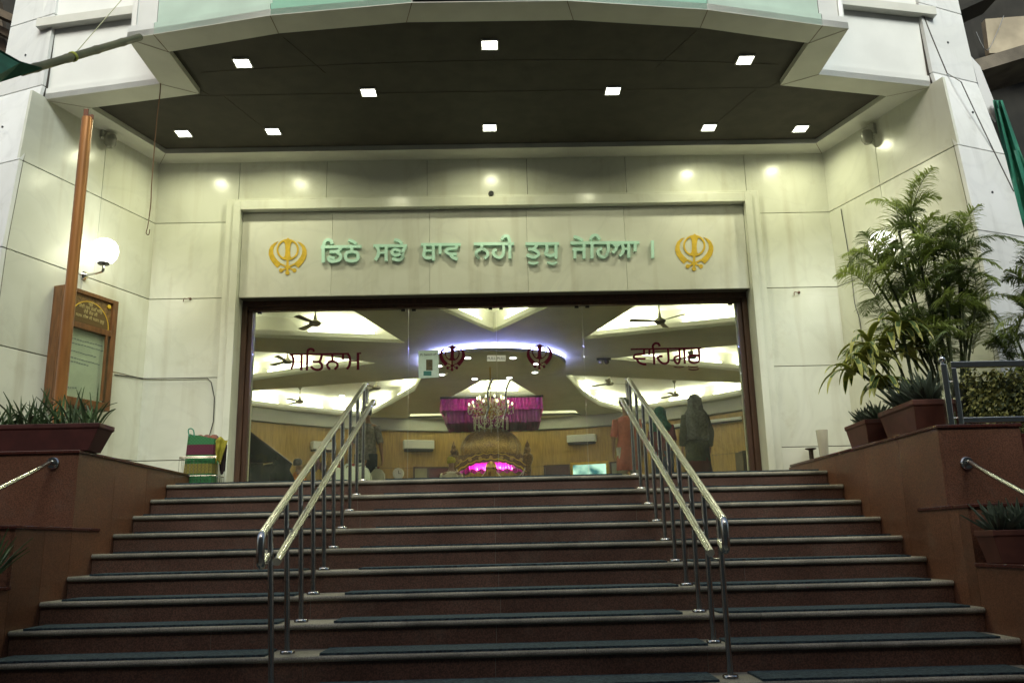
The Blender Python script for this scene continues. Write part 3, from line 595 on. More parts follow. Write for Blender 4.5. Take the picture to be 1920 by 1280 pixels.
for (x0,x1),lab in (((913,930),'small white PULL sticker on the left door leaf'),((931.5,948),'small white PULL sticker on the right door leaf')):
    e=empty('door_sticker');tag(e,lab,'sticker')
    mb=MB();mb.prism([at(x0,666,'y',-.008),at(x1,666,'y',-.008),at(x1,677,'y',-.008),at(x0,677,'y',-.008)],(0,-.001,0));mb.build('label_plate',PAPERW,e)
    text('PULL',.042,INK,e,MF(at((x0+x1)/2,671.7,'y',-.0105),R(1.3)))
# ------------------------------------------------------------ staircase
ST=empty('staircase',(0,-1.3,0));ST.location=(0,0,0)
tag(ST,'wide flight of dark granite steps with pale rounded nosings leading to the glass doors','stairs')
T_,H_,Y1=.342,.15,1.3
NST=14
for i in range(NST):
    y=-Y1-i*T_;z=-i*H_;back=y+T_+.03 if i else -.0
    yb=y+T_+.024 if i else -.10
    mb=MB()
    rr=random.Random(i)
    # riser face tiles with thin joints
    xj=sorted([-3.04,3.04,-.02+rr.uniform(-.03,.03),-1.52+rr.uniform(-.4,.4),1.5+rr.uniform(-.4,.4)])
    for a,b in zip(xj[:-1],xj[1:]):mb.bx(a+.0015,b-.0015,y+.024,y+.054,z-H_+.001,z-.036)
    stp=mb.build('step',RISER,ST)
    mb=MB();mb.bx(-3.04,3.04,y+.0265,yb+.03,z-H_-.2,z-.0365);mb.build('core',mat('pale_grout',(.17,.17,.14),.9),stp)
    mb=MB();xj2=[-3.04]+[q+rr.uniform(-.25,.25) for q in(-1.9,-.6,.62,1.85)]+[3.04]
    for a,b in zip(xj2[:-1],xj2[1:]):
        prof=[(y+.016,z-.035),(y+.004,z-.029),(y,z-.018),(y+.004,z-.006),(y+.016,z),(yb,z),(yb,z-.035)]
        mb.prism([(a+.0012,p,q) for p,q in prof],(b-a-.0024,0,0))
    mb.build('tread',NOSE,stp,smooth=True,auto=50)
# grime line strips none
MG='blue-grey carpet strips on the steps'
ordn=['top landing edge','second step','third step','fourth step','fifth step','sixth step','seventh step','eighth step','ninth step','tenth step','eleventh step']
for i in range(11):
    rr=random.Random(100+i);y=-Y1-i*T_+.019;z=-i*H_;dp=.295
    for j,(x0,x1,wh) in enumerate(((-2.93,-1.40,'left of the left handrail'),(-1.02,1.17,'between the two handrails'),(1.38,2.93,'right of the right handrail'))):
        if i>=9 and j!=1 and False:continue
        x0+=rr.uniform(-.05,.05);x1+=rr.uniform(-.04,.04)
        if i==0 and j==0:x0+=0
        mb=MB();n=40;sk=rr.uniform(-.006,.006)
        P=[];nx=24;th=.013
        top=[[Vector((x0+(x1-x0)*u/nx+rr.uniform(-.002,.002),y+v*dp+sk*(u/nx-.5)*2+(rr.uniform(-.003,.003) if v in(0,1) else 0),z+th)) for u in range(nx+1)] for v in(0,1)]
        for u in range(nx):
            a,b,c,d=top[0][u],top[0][u+1],top[1][u+1],top[1][u]
            mb.quad([a,b,c,d]);mb.quad([a-Vector((0,0,th-.001)),b-Vector((0,0,th-.001)),b,a]);mb.quad([d,c,c-Vector((0,0,th-.001)),d-Vector((0,0,th-.001))])
        for q in(0,nx):mb.quad([top[0][q],top[1][q],top[1][q]-Vector((0,0,th-.001)),top[0][q]-Vector((0,0,th-.001))])
        bmesh.ops.remove_doubles(mb.b,verts=mb.b.verts,dist=1e-5)
        o_=mb.build('carpet_strip',MATM)
        tag(o_,f'blue-grey carpet strip on the {ordn[i]} {"counted from the top, " if i else ""}{wh}','carpet',MG)
# ------------------------------------------------------------ handrails
for s in(-1,1):
    HRl=empty('handrail',(s*1.272,-Y1+.1,0));HRl.location=(0,0,0)
    tag(HRl,'polished steel handrail with twin rails on the '+('left' if s<0 else 'right')+' half of the steps','handrail','steel handrails on the steps')
    X0_=s*1.272;slope=H_/T_;HA=.905;HB=.735 if s<0 else .705
    yt=-Y1+.15+.02;yb_=-Y1-9*T_+.15-(.11 if s<0 else .06)
    def sk_(y):return X0_-(.045 if s<0 else 0)*max(0,(yt-y)/(yt-yb_))
    for i in range(10):
        y=-Y1-i*T_+.15;z=-i*H_
        mb=MB();mb.tube([(X0_,y,z),(sk_(y),y,z+HA-.01)],.0165,14);p=mb.build('post',STEEL,HRl,smooth=True)
        mb=MB();mb.lathe([(.044,z+.001),(.044,z+.014),(.040,z+.019),(.018,z+.020)],(X0_,y,0),20);mb.build('base_plate',STEEL,p,smooth=True)
        X=sk_(y);xb=X-s*.075;mb=MB();mb.tube(smoothpath([(X-s*.012,y,z+HB-.06),(X-s*.05,y,z+HB-.06),(xb,y,z+HB-.025)]),.007,8);mb.build('bracket',STEEL,p,smooth=True)
    def yz(y,hh):return hh+ (y+Y1-.15)*slope
    A=[(sk_(yt),yt+.10,yz(yt,HA)-.16),(sk_(yt),yt+.11,yz(yt,HA)-.03),(sk_(yt),yt+.06,yz(yt,HA)+.012),(sk_(yt),yt,yz(yt,HA)),]
    X=sk_(yb_)
    dn=[(X,yb_,yz(yb_,HA)),(X,yb_-.05,yz(yb_,HA)-.025),(X,yb_-.065,yz(yb_,HA)-.07),(X,yb_-.06,yz(yb_,HA)-.15),(X,yb_-.04,yz(yb_,HA)-.185),(X,yb_+.01,yz(yb_,HA)-.165),(X,yb_+.06,yz(yb_,HA)-.14)]
    mb=MB();mb.tube(smoothpath(A,4)+[Vector((sk_(y),y,yz(y,HA))) for y in np.linspace(yt,yb_,12)[1:-1]]+smoothpath(dn,4),.0235,16);mb.build('top_rail',STEEL,HRl,smooth=True)
    mb=MB();ya=yt+.06;yc=yb_
    mb.tube([(sk_(ya)-s*.075,ya+.03,yz(ya,HB)-.03)]+[(sk_(y)-s*.075,y,yz(y,HB)) for y in np.linspace(ya,yc,10)],.0235,16);mb.build('lower_rail',STEEL,HRl,smooth=True)
# ------------------------------------------------------------ flanking stepped walls
def tiers(s,y1f,y2f,side):
    e=empty('stepped_side_wall');tag(e,f'stepped red granite planter wall along the {side} edge of the stairs','wall','red granite walls beside the stairs')
    X=s*3.045;Z1,Z2,Z3=.135,-.415,-.785;XO=s*9
    def blk(x0,x1,y0,y1,z0,z1,name='cladding',m=GRAN):
        mb=MB();mb.bx(x0,x1,y0,y1,z0,z1);return mb.build(name,m,e,bevel=.002)
    xe=s*3.62 if s>0 else s*7
    g=.003
    # stair-side face tiles of tier 1 (thin joints) and cores
    ys=[y1f]+[y for y in(y1f+.62,y1f+1.25,y1f+1.9,y1f+2.5) if y<-.3]+[-.2]
    mb=MB()
    for a,b in zip(ys[:-1],ys[1:]):
        mb.bx(X,X+s*.02,a+g/2,b-g/2,-2.1,Z1-.02)
    for a,b in((y2f,(y2f+y1f)/2),((y2f+y1f)/2,y1f)):mb.bx(X,X+s*.02,a+g/2,b-g/2,-2.1,Z2-.02)
    for a,b in((-7.0,-5.2),(-5.2,y2f)):mb.bx(X,X+s*.02,a+g/2,b-g/2,-2.1,Z3-.02)
    mb.build('cladding',GRAN,e)
    mb=MB();mb.bx(X+s*.0205,xe,y1f,-.35 if s>0 else -.35,-2.1,Z1-.02);mb.bx(X+s*.0205,XO,y2f,y1f-.0005,-2.1,Z2-.02);mb.bx(X+s*.0205,XO,-7.0,y2f-.0005,-2.1,Z3-.02);mb.build('wall_core',GRAN,e)
    # copings
    mb=MB();mb.bx(X-s*.012,X+s*.30,y1f-.015,-.28,Z1-.019,Z1+.004);mb.bx(X+s*.301,xe+s*.01,y1f-.015,y1f+.25,Z1-.019,Z1+.004)
    mb.bx(X-s*.012,XO,y2f-.015,y1f+.0,Z2-.019,Z2+.004);mb.bx(X-s*.012,X,y1f,y1f+.42,Z2-.019,Z2+.004)
    mb.bx(X-s*.012,XO,-7.015,y2f,Z3-.019,Z3+.004)
    mb.build('coping',GRAN2,e,bevel=.004)
    return e
tiers(-1,-2.985,-3.72,'left');RW=tiers(1,-3.39,-3.645,'right')
# right: outer lower blocks beyond x=3.62
mb=MB();mb.bx(3.63,9,-3.25,-1.0,-2.1,.085);mb.bx(3.63,9,-3.39,-3.251,-2.1,-.19);mb.build('side_block',GRAN2,RW,bevel=.003)
# terraces behind the walls
for s in(-1,1):
    mb=MB();mb.bx(s*3.345,s*9,-2.9 if s<0 else -3.1,-.2,.02,.115);o_=mb.build('terrace',mat('terrace_stone',(.2,.17,.13),.8,var=.3));tag(o_,kind='structure')
# short wall handrails
for s,q0,q1,lab in((-1,(100,868),(-60,945),'short steel handrail fixed to the left granite wall'),(1,(1812,868),(1990,962),'short steel handrail fixed to the right granite wall')):
    e=empty('wall_handrail');tag(e,lab,'handrail','short steel handrails on the granite walls')
    yf=-2.985 if s<0 else -3.39
    p=at(*q0,'y',yf-.05);q=Vector((p.x+s*.05,-5.2,p.z-.95))
    a=at(*q0,'y',yf);
    tgt=at(*q1,'y',yf-.95)
    mb=MB();mb.tube(smoothpath([a+Vector((0,0,0)),a+Vector((0,-.05,0)),a.lerp(tgt,.12)+Vector((0,-.03,0))])+[tgt],.0165,12);mb.build('rail',STEEL,e,smooth=True)
    mb=MB();mb.lathe([(.045,0),(.045,.012),(.038,.02),(.017,.021)],a,20,M=Matrix.Rotation(R(90),4,'X'));mb.build('wall_flange',STEEL,e,smooth=True)
# ------------------------------------------------------------ canopy downlights
LED=mat('downlight_led',(1,1,1),.4,emit=(1,1,.86),es=8)
dls=[((455,118),'square recessed downlight, front row left in the dark canopy soffit'),((918,84),'square recessed downlight, front row middle in the dark canopy soffit'),((1397,112),'square recessed downlight, front row right in the dark canopy soffit'),((691,173),'square recessed downlight, middle row left of centre in the soffit'),((1149,170),'square recessed downlight, middle row right of centre in the soffit'),((344,250),'square recessed downlight in the far left back corner of the soffit'),((512,246),'square recessed downlight, second from the left in the back row of the soffit'),((918,239),'square recessed downlight in the back row above the security camera'),((1329,239),'square recessed downlight, second from the right in the back row of the soffit'),((1501,241),'square recessed downlight in the far right back corner of the soffit')]
first=None
for q,lab in dls:
    p=at(*q,'z',ZS+.05)
    if first is None:
        r=empty('downlight');mb=MB();h=.078
        mb.bx(-h,h,-h,-.066,-.012,.003);mb.bx(-h,h,.066,h,-.012,.003);mb.bx(-h,-.066,-.066,.066,-.012,.003);mb.bx(.066,h,-.066,.066,-.012,.003);mb.build('frame',PANELM,r,bevel=.002)
        mb=MB();mb.bx(-.065,.065,-.065,.065,-.008,.002);mb.build('diffuser',LED,r,bevel=.002)
        area(r,(0,0,-.02),.12,.12,5.6,color=(1,1,.64),spread=158);first=r
    else:r=copy_tree(first)
    r.location=(p.x,p.y,ZS+.052);tag(r,lab,'ceiling lamp','downlights in the canopy soffit')
# ------------------------------------------------------------ wall fittings
GLOBE=mat('lit_globe',(1,1,1),.4,emit=(1,.98,.86),es=3)
for s,qc,qb,lab in((-1,(196,472),(157,517),'lit white globe wall lamp above the wooden notice board'),(1,(1655,458),(1690,500),'lit white globe wall lamp behind the tall palm')):
    e=empty('globe_lamp');tag(e,lab,'wall lamp','globe lamps on the side walls')
    b=at_wall(*qb,s);n=Vector((-s*.943,-.333,0))
    c=b+n*.23+Vector((0,0,.0));cc=at_wall(*qc,s,.23)
    c=cc
    mb=MB();pr=[(.045,-.118),(.085,-.10),(.118,-.05),(.130,.01),(.122,.06),(.095,.10),(.055,.125),(.004,.135)]
    mb.lathe(pr,c,28);mb.build('globe',GLOBE,e,smooth=True)
    mb=MB();el=Vector((c.x,c.y,b.z+.02));mb.tube(smoothpath([b,b.lerp(el,.85),el+Vector((0,0,.01)),el+Vector((0,0,.05))],3)+[c-Vector((0,0,.13))],.016,12);mb.build('arm',CHROME,e,smooth=True)
    mb=MB();mb.lathe([(.05,-.018),(.058,-.01),(.058,0),(.03,.003)],c-Vector((0,0,.115)),24);mb.build('collar',DARKM,e,smooth=True)
    Mx=n.to_track_quat('Z','Y').to_matrix().to_4x4();mb=MB();mb.lathe([(.045,-.002),(.045,.015),(.03,.03),(.016,.03)],b,20,M=Mx);mb.build('wall_plate',CHROME,e,smooth=True)
    l=bpy.data.lights.new('globe_light','POINT');l.energy=2.4;l.color=(1,1,.58);l.shadow_soft_size=.13;lo=bpy.data.objects.new('globe_light',l);col.objects.link(lo);lo.location=c+n*.16+Vector((0,0,.0));lo.parent=e
for s,q,lab in((-1,(197,262),'clear glass lamp on the left side wall under the canopy'),(1,(1635,255),'clear glass lamp on the right side wall under the canopy')):
    e=empty('bulkhead_lamp');tag(e,lab,'wall lamp','glass bulkhead lamps under the canopy')
    b=at_wall(*q,s);n=Vector((-s*.943,-.333,0));ang=math.atan2(n.y,n.x)
    mb=MB();mb.box(b+n*.02+Vector((0,0,.05)),(.04,.15,.13),ang);mb.build('bracket_box',mat('dusty_plastic',(.42,.42,.36),.6,var=.3),e,bevel=.006)
    mb=MB();mb.lathe([(.05,.04),(.065,.0),(.06,-.06),(.035,-.10),(.004,-.11)],b+n*.07,20);mb.build('glass_cover',mat('dusty_glass',(.55,.55,.48),.2,trans=.6),e,smooth=True)
e=empty('security_camera');p=at(921,372,'y',-.2);tag(e,'small black and grey security camera on the wall above the header','camera')
mb=MB();mb.bx(p.x-.03,p.x+.03,-.24,-.19,p.z-.065,p.z+.04);mb.build('mount',mat('grey_plastic',(.3,.3,.27),.5),e,bevel=.004)
mb=MB();mb.tube([(p.x,-.33,p.z+.01),(p.x,-.23,p.z+.025)],[.024,.03],16);mb.ball((p.x,-.24,p.z+.04),.033);mb.build('lens',BLACKP,e,smooth=True)
# hooks
for q,s,lab in(((352,562),-1,'small rusty hook on the wall left of the doorway'),((1493,550),1,'small rusty hook on the wall right of the doorway')):
    p=at(*q,'y',-.22);mb=MB();mb.tube(smoothpath([p+Vector((.03,.0,.01)),p+Vector((.03,-.03,.01)),p+Vector((0,-.04,0)),p+Vector((-.03,-.03,.005)),p+Vector((-.035,-.03,-.03))]),.005,8);mb.lathe([(.014,-.002),(.014,.01)],p+Vector((.03,0,.01)),10,M=Matrix.Rotation(R(90),4,'X'))
    tag(mb.build('wall_hook',mat('rust',(.12,.05,.03),.7),smooth=True),lab,'hook','hooks on the entrance wall')
# hanging wire
pts=[at(*q,'y',-1.95) for q in((301,148),(300,175),(294,225),(290,270),(287,310),(284,350),(283,380),(280,405))]
hook=[at(*q,'y',-1.95) for q in((280,405),(277,425),(274,437),(279,440),(281,430))]
mb=MB();mb.tube(smoothpath(pts,3),.005,6);mb.tube(smoothpath(hook,3),.004,6)
tag(mb.build('hanging_rope',mat('rope',(.13,.07,.035),.9)),'thin brown rope hanging from the left canopy corner','rope')
# black cable along joint
mb=MB();P=[at_wall(215,702,-1,.008),at_wall(268,709,-1,.008),at(275,709.5,'y',-.235),at(330,709,'y',-.235),at(388,708,'y',-.235),at(396,716,'y',-.235),at(402,745,'y',-.235),at(400,790,'y',-.235),at(393,815,'y',-.26)]
mb.tube(P,.005,6);tag(mb.build('wall_cable',BLACKP),'black cable running along the left wall joint and down behind the basket','cable')
mb=MB();P=[at_wall(*q,1,.01) for q in((1577,392),(1578,400),(1590,470),(1597,520),(1603,570),(1612,600),(1618,650))]
mb.tube(smoothpath(P,4),.004,6);tag(mb.build('wall_cable',DARKM),'thin cable running down the right side wall behind the plants','cable')
# ------------------------------------------------------------ notice board
e=empty('notice_board');tag(e,'carved wooden glazed notice board with gold Gurmukhi writing on the left wall','notice board')
wa=Vector((-3.77,-.22,0));wb=Vector((-4.38,-1.95,0));wdv=(wb-wa).normalized();wn=Vector((.943,-.333,0));wn=(wn-wdv*wn.dot(wdv)).normalized()
TL=at_wall(125,531,-1,.15);TRr=at_wall(223,567,-1,.15);BR=at_wall(209,772,-1,.15);
u0=(TL-wa).dot(wdv);u1=(TRr-wa).dot(wdv);zt=(TL.z+TRr.z)/2;zb=BR.z
def bp_(u,z,o=.15):  # u 0..1 from viewer-left to right
    return wa+wdv*(u0+(u1-u0)*u)+wn*o+Vector((0,0,zb+(zt-zb)*z))
def bblk(mb,ua,ub,za,zb_,oa,ob):mb.hexa([bp_(ua,za,oa),bp_(ub,za,oa),bp_(ub,za,ob),bp_(ua,za,ob),bp_(ua,zb_,oa),bp_(ub,zb_,oa),bp_(ub,zb_,ob),bp_(ua,zb_,ob)])
mb=MB();bblk(mb,0,1,0,1,0,.10);mb.build('case',WOOD,e,bevel=.003)
mb=MB();bblk(mb,0,.1,.0,1,.101,.15);bblk(mb,.9,1,0,1,.101,.15);bblk(mb,.1,.9,0,.07,.101,.148);bblk(mb,.1,.9,.66,.71,.101,.155);bblk(mb,.1,.9,.965,1,.101,.148);mb.build('frame',WOOD,e,bevel=.004)
mb=MB();bblk(mb,.1,.9,.71,.965,.101,.125);hd=mb.build('carved_head',DOMEW,e)
mb=MB();P=[bp_(.5-.36*math.cos(a),.72+.2*math.sin(a),.126) for a in np.linspace(0,math.pi,20)];mb.prism(P,wn*.006);mb.build('text_panel',mat('olive_wood',(.11,.065,.018),.4),hd)
mb=MB();mb.ribbon(P,.008,wn,.0085);mb.build('arch_line',BRASS,hd)
GT=mat('pale_gold',(.55,.45,.2),.4)
Mb=Matrix(((-wdv.x,0,wn.x,0),(-wdv.y,0,wn.y,0),(0,1,0,0),(0,0,0,1)))
for tx,uu,vv,sz in(('ੴ',.5,.895,.05),('ਕੋਈ ਜਨ ਹਰਿ ਸਿਉ',.5,.86,.045),('ਦੇਵੈ ਜੋਰ ਜੀ',.5,.82,.045),('ਸਰਬ ਨੀਚ ਕੀ ਸਰਨ ਗੁਰੂ',.5,.775,.042)):
    text(tx,sz,GT,hd,Matrix.Translation(bp_(uu,vv,.134))@Mb,'gold_writing')
mb=MB();q=bp_(.84,.93,.126);Mx=wn.to_track_quat('Z','Y').to_matrix().to_4x4();mb.lathe([(.022,0),(.022,.012),(.014,.014)],q,16,M=Mx);mb.build('metal_boss',BRASS,hd)
mb=MB();bblk(mb,.1,.9,.07,.66,.101,.104);sh=mb.build('notice_sheet',mat('board_sheet',(.80,.84,.78),.5,var=.15,scale=4),e)
mb=MB();rr=random.Random(4)
for v,n_w in((.57,14),(.53,16),(.46,12),(.40,15),(.37,9),(.15,6)):
    u=.16
    for k in range(n_w):
        wl=rr.uniform(.02,.05);
        if u+wl>.86:break
        dz=-.0;v=v+rr.uniform(-.003,.003)
        mb.hexa([bp_(u,v,.1045),bp_(u+wl,v,.1045),bp_(u+wl,v,.106),bp_(u,v,.106),bp_(u,v+.008,.1045),bp_(u+wl,v+.010,.1045),bp_(u+wl,v+.010,.106),bp_(u,v+.008,.106)]);u+=wl+.012
mb.build('written_line',mat('blue_ink',(.30,.33,.40),.6),sh)
mb=MB();bblk(mb,.1,.9,.07,.66,.135,.138);mb.build('glass_pane',GM,e)
mb=MB();bblk(mb,.80,.84,.08,.66,.138,.155);mb.build('door_stile',WOOD,e,bevel=.002)
for k in range(4):
    mb=MB();bblk(mb,.70+k*.022,.712+k*.022,.075,.12,.11,.115);mb.build('folded_paper',PAPERW,e)
# ------------------------------------------------------------ orange pole
t_=at(160,212,'y',-2.35);b_=at(119,740,'y',-2.35)
x_=(t_.x+b_.x)/2
e=empty('orange_pole');tag(e,'tall orange painted metal pole standing on the left terrace before the notice board','pole')
mb=MB();mb.tube([(x_,-2.35,.12),(x_,-2.35,t_.z-.05)],.046,24);mb.build('shaft',COPPER,e,smooth=True)
mb=MB();mb.bx(x_-.03,x_+.01,-2.37,-2.36,t_.z-.055,t_.z+.03);mb.bx(x_+.012,x_+.05,-2.36,-2.34,t_.z-.06,t_.z-.02);mb.build('top_bracket',mat('rust2',(.16,.06,.03),.7),e)
# ------------------------------------------------------------ plants
def blade(mb,base,dirn,length,width,bend,seg=6,thick=.0,fold=0,tipw=.04):
    """long tapering leaf arching over; returns nothing"""
    d=Vector(dirn).normalized();side=d.cross(Vector((0,0,1)));side=side.normalized() if side.length>.05 else Vector((1,0,0))
    p=Vector(base);prev=None;st=length/seg
    for i in range(seg+1):
        t=i/seg;wv=width*(math.sin(math.pi*min(1,(.18+.82*t)))**.7 if t<.999 else tipw);wv=max(wv,width*tipw)
        up=side.cross(d).normalized()
        a=mb.b.verts.new(p-side*wv/2+up*wv*fold);c=mb.b.verts.new(p-up*thick);b=mb.b.verts.new(p+side*wv/2+up*wv*fold)
        if prev:mb._f([prev[0],prev[1],c,a]);mb._f([prev[1],prev[2],b,c])
        prev=(a,c,b);p=p+d*st;d=(d+Vector((0,0,-bend/seg))).normalized()
def trough(name_parent,c,L,W,H,rz,m,lip=.02,top=1.25):
    mb=MB();M=Matrix.Translation(Vector(c))@Matrix.Rotation(rz,4,'Z')
    def ring(l,w_,z):return [M@Vector((x*l/2,y*w_/2,z)) for x,y in((-1,-1),(1,-1),(1,1),(-1,1))]
    prof=[(L/top,W/top,0),(L*.97,W*.93,H*.78),(L*.985,W*.95,H*.80),(L,W,H*.84),(L,W,H*.97),(L*1.0,W*1.0,H),(L-.06,W-.06,H),(L-.06,W-.06,H-.03)]
    rs=[[mb.b.verts.new(p) for p in ring(*q)] for q in prof]
    for i in range(len(rs)-1):
        for k in range(4):mb._f([rs[i][k],rs[i][(k+1)%4],rs[i+1][(k+1)%4],rs[i+1][k]])
    mb._f(rs[0][::-1]);mb.build('pot',m,name_parent,bevel=.004)
    mb=MB();mb.prism(ring(L-.065,W-.065,H-.035),(0,0,.01));mb.build('soil',SOIL,name_parent)
    return M
# left long trough of aloe
pa=at(-20,842,'y',-2.9);pb_=at(172,842,'y',-2.9)
e=empty('aloe_trough');tag(e,'long dark plastic trough of spiky aloe on the left granite wall','potted plant')
cx=(at(15,842,'y',-2.86).x+at(170,842,'y',-2.86).x)/2
M=trough(e,(cx,-2.83,.14),.80,.26,.20,0,POTM)
mb=MB();rr=random.Random(3)
for k in range(120):
    x=rr.uniform(-.35,.33);y=rr.uniform(-.09,.09);a=rr.uniform(0,6.28);l=rr.uniform(.12,.38)*rr.uniform(.7,1);ti=rr.uniform(.06,.95)
    blade(mb,M@Vector((x,y,.17)),(math.cos(a)*ti,math.sin(a)*ti,1),l,rr.uniform(.011,.024),rr.uniform(.1,1.5),6,.004,.25)
mb.build('foliage',LEAFA,e,smooth=True)
e=empty('aloe_pot');tag(e,'dark pot of aloe cut off by the left edge of the picture','potted plant')
cx2=at(-12,842,'y',-2.8).x
mb=MB();mb.lathe([(.10,.14),(.15,.30),(.16,.31),(.16,.34),(.13,.34),(.125,.31)],(cx2-.06,-2.78,0),24);mb.build('pot',POTM,e,smooth=True)
mb=MB()
for k in range(50):
    a=rr.uniform(0,6.28);ti=rr.uniform(.3,1.2);blade(mb,(cx2-.06+.08*math.cos(a),-2.78+.08*math.sin(a),.31),(math.cos(a)*ti,math.sin(a)*ti,1),rr.uniform(.12,.26),.022,rr.uniform(.2,1.0),6,.006,.25)
mb.build('foliage',LEAFA,e,smooth=True)
e=empty('snake_plant');p=at(22,835,'y',-2.72);tag(e,'small yellow-edged plant between the two dark pots on the left wall','plant')
mb=MB()
for k in range(16):
    a=rr.uniform(0,6.28);blade(mb,(p.x+rr.uniform(-.06,.06),-2.62+rr.uniform(-.04,.04),.12),(math.cos(a)*.3,math.sin(a)*.3,1),rr.uniform(.10,.2),.02,.3,5,.004,.2)
mb.build('foliage',[LEAFY],e,smooth=True)
e=empty('snake_plant');tag(e,'small plant on the lower left ledge at the picture edge','plant')
p=at(-18,1100,'y',-3.95);mb=MB()
for k in range(26):
    a=rr.uniform(0,6.28);ti=rr.uniform(.2,.9);blade(mb,(p.x-.05,-3.9,-.78),(math.cos(a)*ti,math.sin(a)*ti,1),rr.uniform(.2,.38),.024,.5,6,.004,.2)
mb.build('foliage',LEAFA,e,smooth=True)
# right pots with agave
def agave(name,c,L,W,H,rz,m,n,label,hmax=.2,seed=1):
    e=empty(name);tag(e,label,'potted plant','potted agaves on the right granite walls');M=trough(e,c,L,W,H,rz,m);mb=MB();r2=random.Random(seed)
    for k in range(n):
        # rosettes
        rx=(int(r2.random()*3)-1)*L*.28;a=r2.uniform(0,6.28);ti=r2.uniform(.15,1.6)
        blade(mb,M@Vector((rx+.02*math.cos(a),.02*math.sin(a),H-.03)),(math.cos(a)*ti,math.sin(a)*ti,1),r2.uniform(.6,1)*hmax,r2.uniform(.024,.036),-.1,5,.006,.3)
    mb.build('foliage',LEAFG,e,smooth=True);return e
p1=at(1618,838,'x',3.14);p2=at(1712,808,'x',3.16)
agave('agave_pot',(3.15,-2.08,.14),.50,.27,.19,R(90-3),POTT,120,'small square terracotta pot of agave nearest the glass doors on the right wall',.21,5)
agave('agave_pot',(3.20,-2.80,.14),.68,.32,.22,R(90-3),POTT,170,'larger terracotta trough of agave beside the steel railing post',.30,6)
# lower right trough
p3=at(1900,1048,'y',-3.85)
agave('agave_pot',(p3.x+.06,-3.86+.0,-.78),.46,.22,.20,0,POTT,120,'terracotta pot of agave on the lower right ledge under the wall handrail',.24,7)
# striped dracaena
e=empty('dracaena_plant');tag(e,'drooping yellow-edged dracaena leaning left beside the tall palm','plant')
mb=MB();mb2=MB();st=MB();r2=random.Random(11)
def drac(root,tops,nl):
    for t in tops:
        st.tube(smoothpath([root,Vector(root).lerp(Vector(t),.5)+Vector((0,0,.08)),t],4),.012,6)
        for k in range(nl):
            a=r2.uniform(0,6.28);ti=r2.uniform(.5,1.5);l=r2.uniform(.24,.40);wd0=r2.uniform(.040,.060);bb=r2.uniform(1.6,3.6);b0=Vector(t)+Vector((0,0,r2.uniform(-.06,.04)));dd=(math.cos(a)*ti,math.sin(a)*ti,r2.uniform(.3,1.2))
            blade(mb,b0,dd,l,wd0*.80,bb,8,.002,.12);blade(mb2,b0+Vector((0,0,-.003)),dd,l*1.01,wd0,bb,8,.002,.14)
root=(3.45,-2.35,.12)
drac(root,[at(1668,640,'y',-2.4),at(1622,672,'y',-2.5),at(1700,660,'y',-2.3),at(1655,720,'y',-2.5),at(1690,615,'y',-2.5),at(1630,650,'y',-2.45),at(1600,690,'y',-2.5)],15)
st.build('stem',STEM,e);mb2.build('leaf_margin',LEAFY,e,smooth=True);mb.build('foliage',LEAFD,e,smooth=True)
# areca palms
def palm(name,label,root,stems,fl,seed,mats=(LEAFP,LEAFP2),nf=7,grp=None,llen=.20,lw=.0125):
    e=empty(name,root);e.location=(0,0,0);tag(e,label,'palm',grp);r2=random.Random(seed);sm=MB();fm=MB();root=Vector(root)
    for (tx,ty,tz) in stems:
        b=root+Vector((r2.uniform(-.16,.16),r2.uniform(-.14,.14),0));t=Vector((tx,ty+r2.uniform(-.18,.18),tz));md=b.lerp(t,.5)+Vector((r2.uniform(-.03,.03),r2.uniform(-.03,.03),0))
        sm.tube(smoothpath([b,md,t],5),.010,7)
        for k in range(nf):
            a=2*math.pi*k/nf+r2.uniform(-.5,.5);el=r2.choice((.3,.8,1.6,2.6))*r2.uniform(.8,1.2);L=fl*r2.uniform(.65,1.15);d=Vector((math.cos(a),math.sin(a),el)).normalized()
            p=t-Vector((0,0,r2.uniform(0,.22)));seg=12;pts=[p.copy()];dd=d.copy();dr=r2.uniform(.10,.22)
            for i in range(seg):
                p=p+dd*L/seg;dd=(dd+Vector((0,0,-dr*(.4+1.2*i/seg)))).normalized();pts.append(p.copy())
            sm.tube(pts,[.0035*(1-.7*i/seg) for i in range(seg+1)],5)
            fm.mi=0 if r2.random()<.55 else 1;tw=r2.uniform(-.9,.9)
            for i in range(2,seg+1):
                tg=(pts[i]-pts[i-1]).normalized();sd=tg.cross(Vector((0,0,1)));sd=sd.normalized() if sd.length>.05 else Vector((1,0,0));upv=sd.cross(tg)
                sd=(sd*math.cos(tw)+upv*math.sin(tw))
                for s in(-1,1):
                    for h in(0,.33,.66):
                        q=pts[i-1].lerp(pts[i],h);tt=(i+h)/seg;ll=llen*math.sin(math.pi*min(.95,.22+.70*tt))*r2.uniform(.7,1.15)
                        blade(fm,q,tg*r2.uniform(.6,1.1)+sd*s*1.0+upv*r2.uniform(.0,.5),ll,lw*r2.uniform(.7,1.2),r2.uniform(.5,1.7),5,.001,.12)
    sm.build('stem',STEM,e,smooth=True);fm.build('foliage',list(mats),e,smooth=True);return e
def T(px,py,y):v=at(px,py,'y',y);return (v.x,v.y,v.z)
palm('areca_palm','tall bushy areca palm before the right globe lamp',(3.78,-2.35,.12),[T(*q,-2.35) for q in ((1690,430),(1660,460),(1735,455),(1765,480),(1712,395),(1795,520),(1690,510),(1740,540),(1805,565),(1650,520),(1770,600),(1720,620),(1820,560),(1700,600),(1745,660),(1670,600),(1785,440),(1700,475),(1830,610),(1755,530))],.46,21,nf=6,llen=.17,lw=.011)
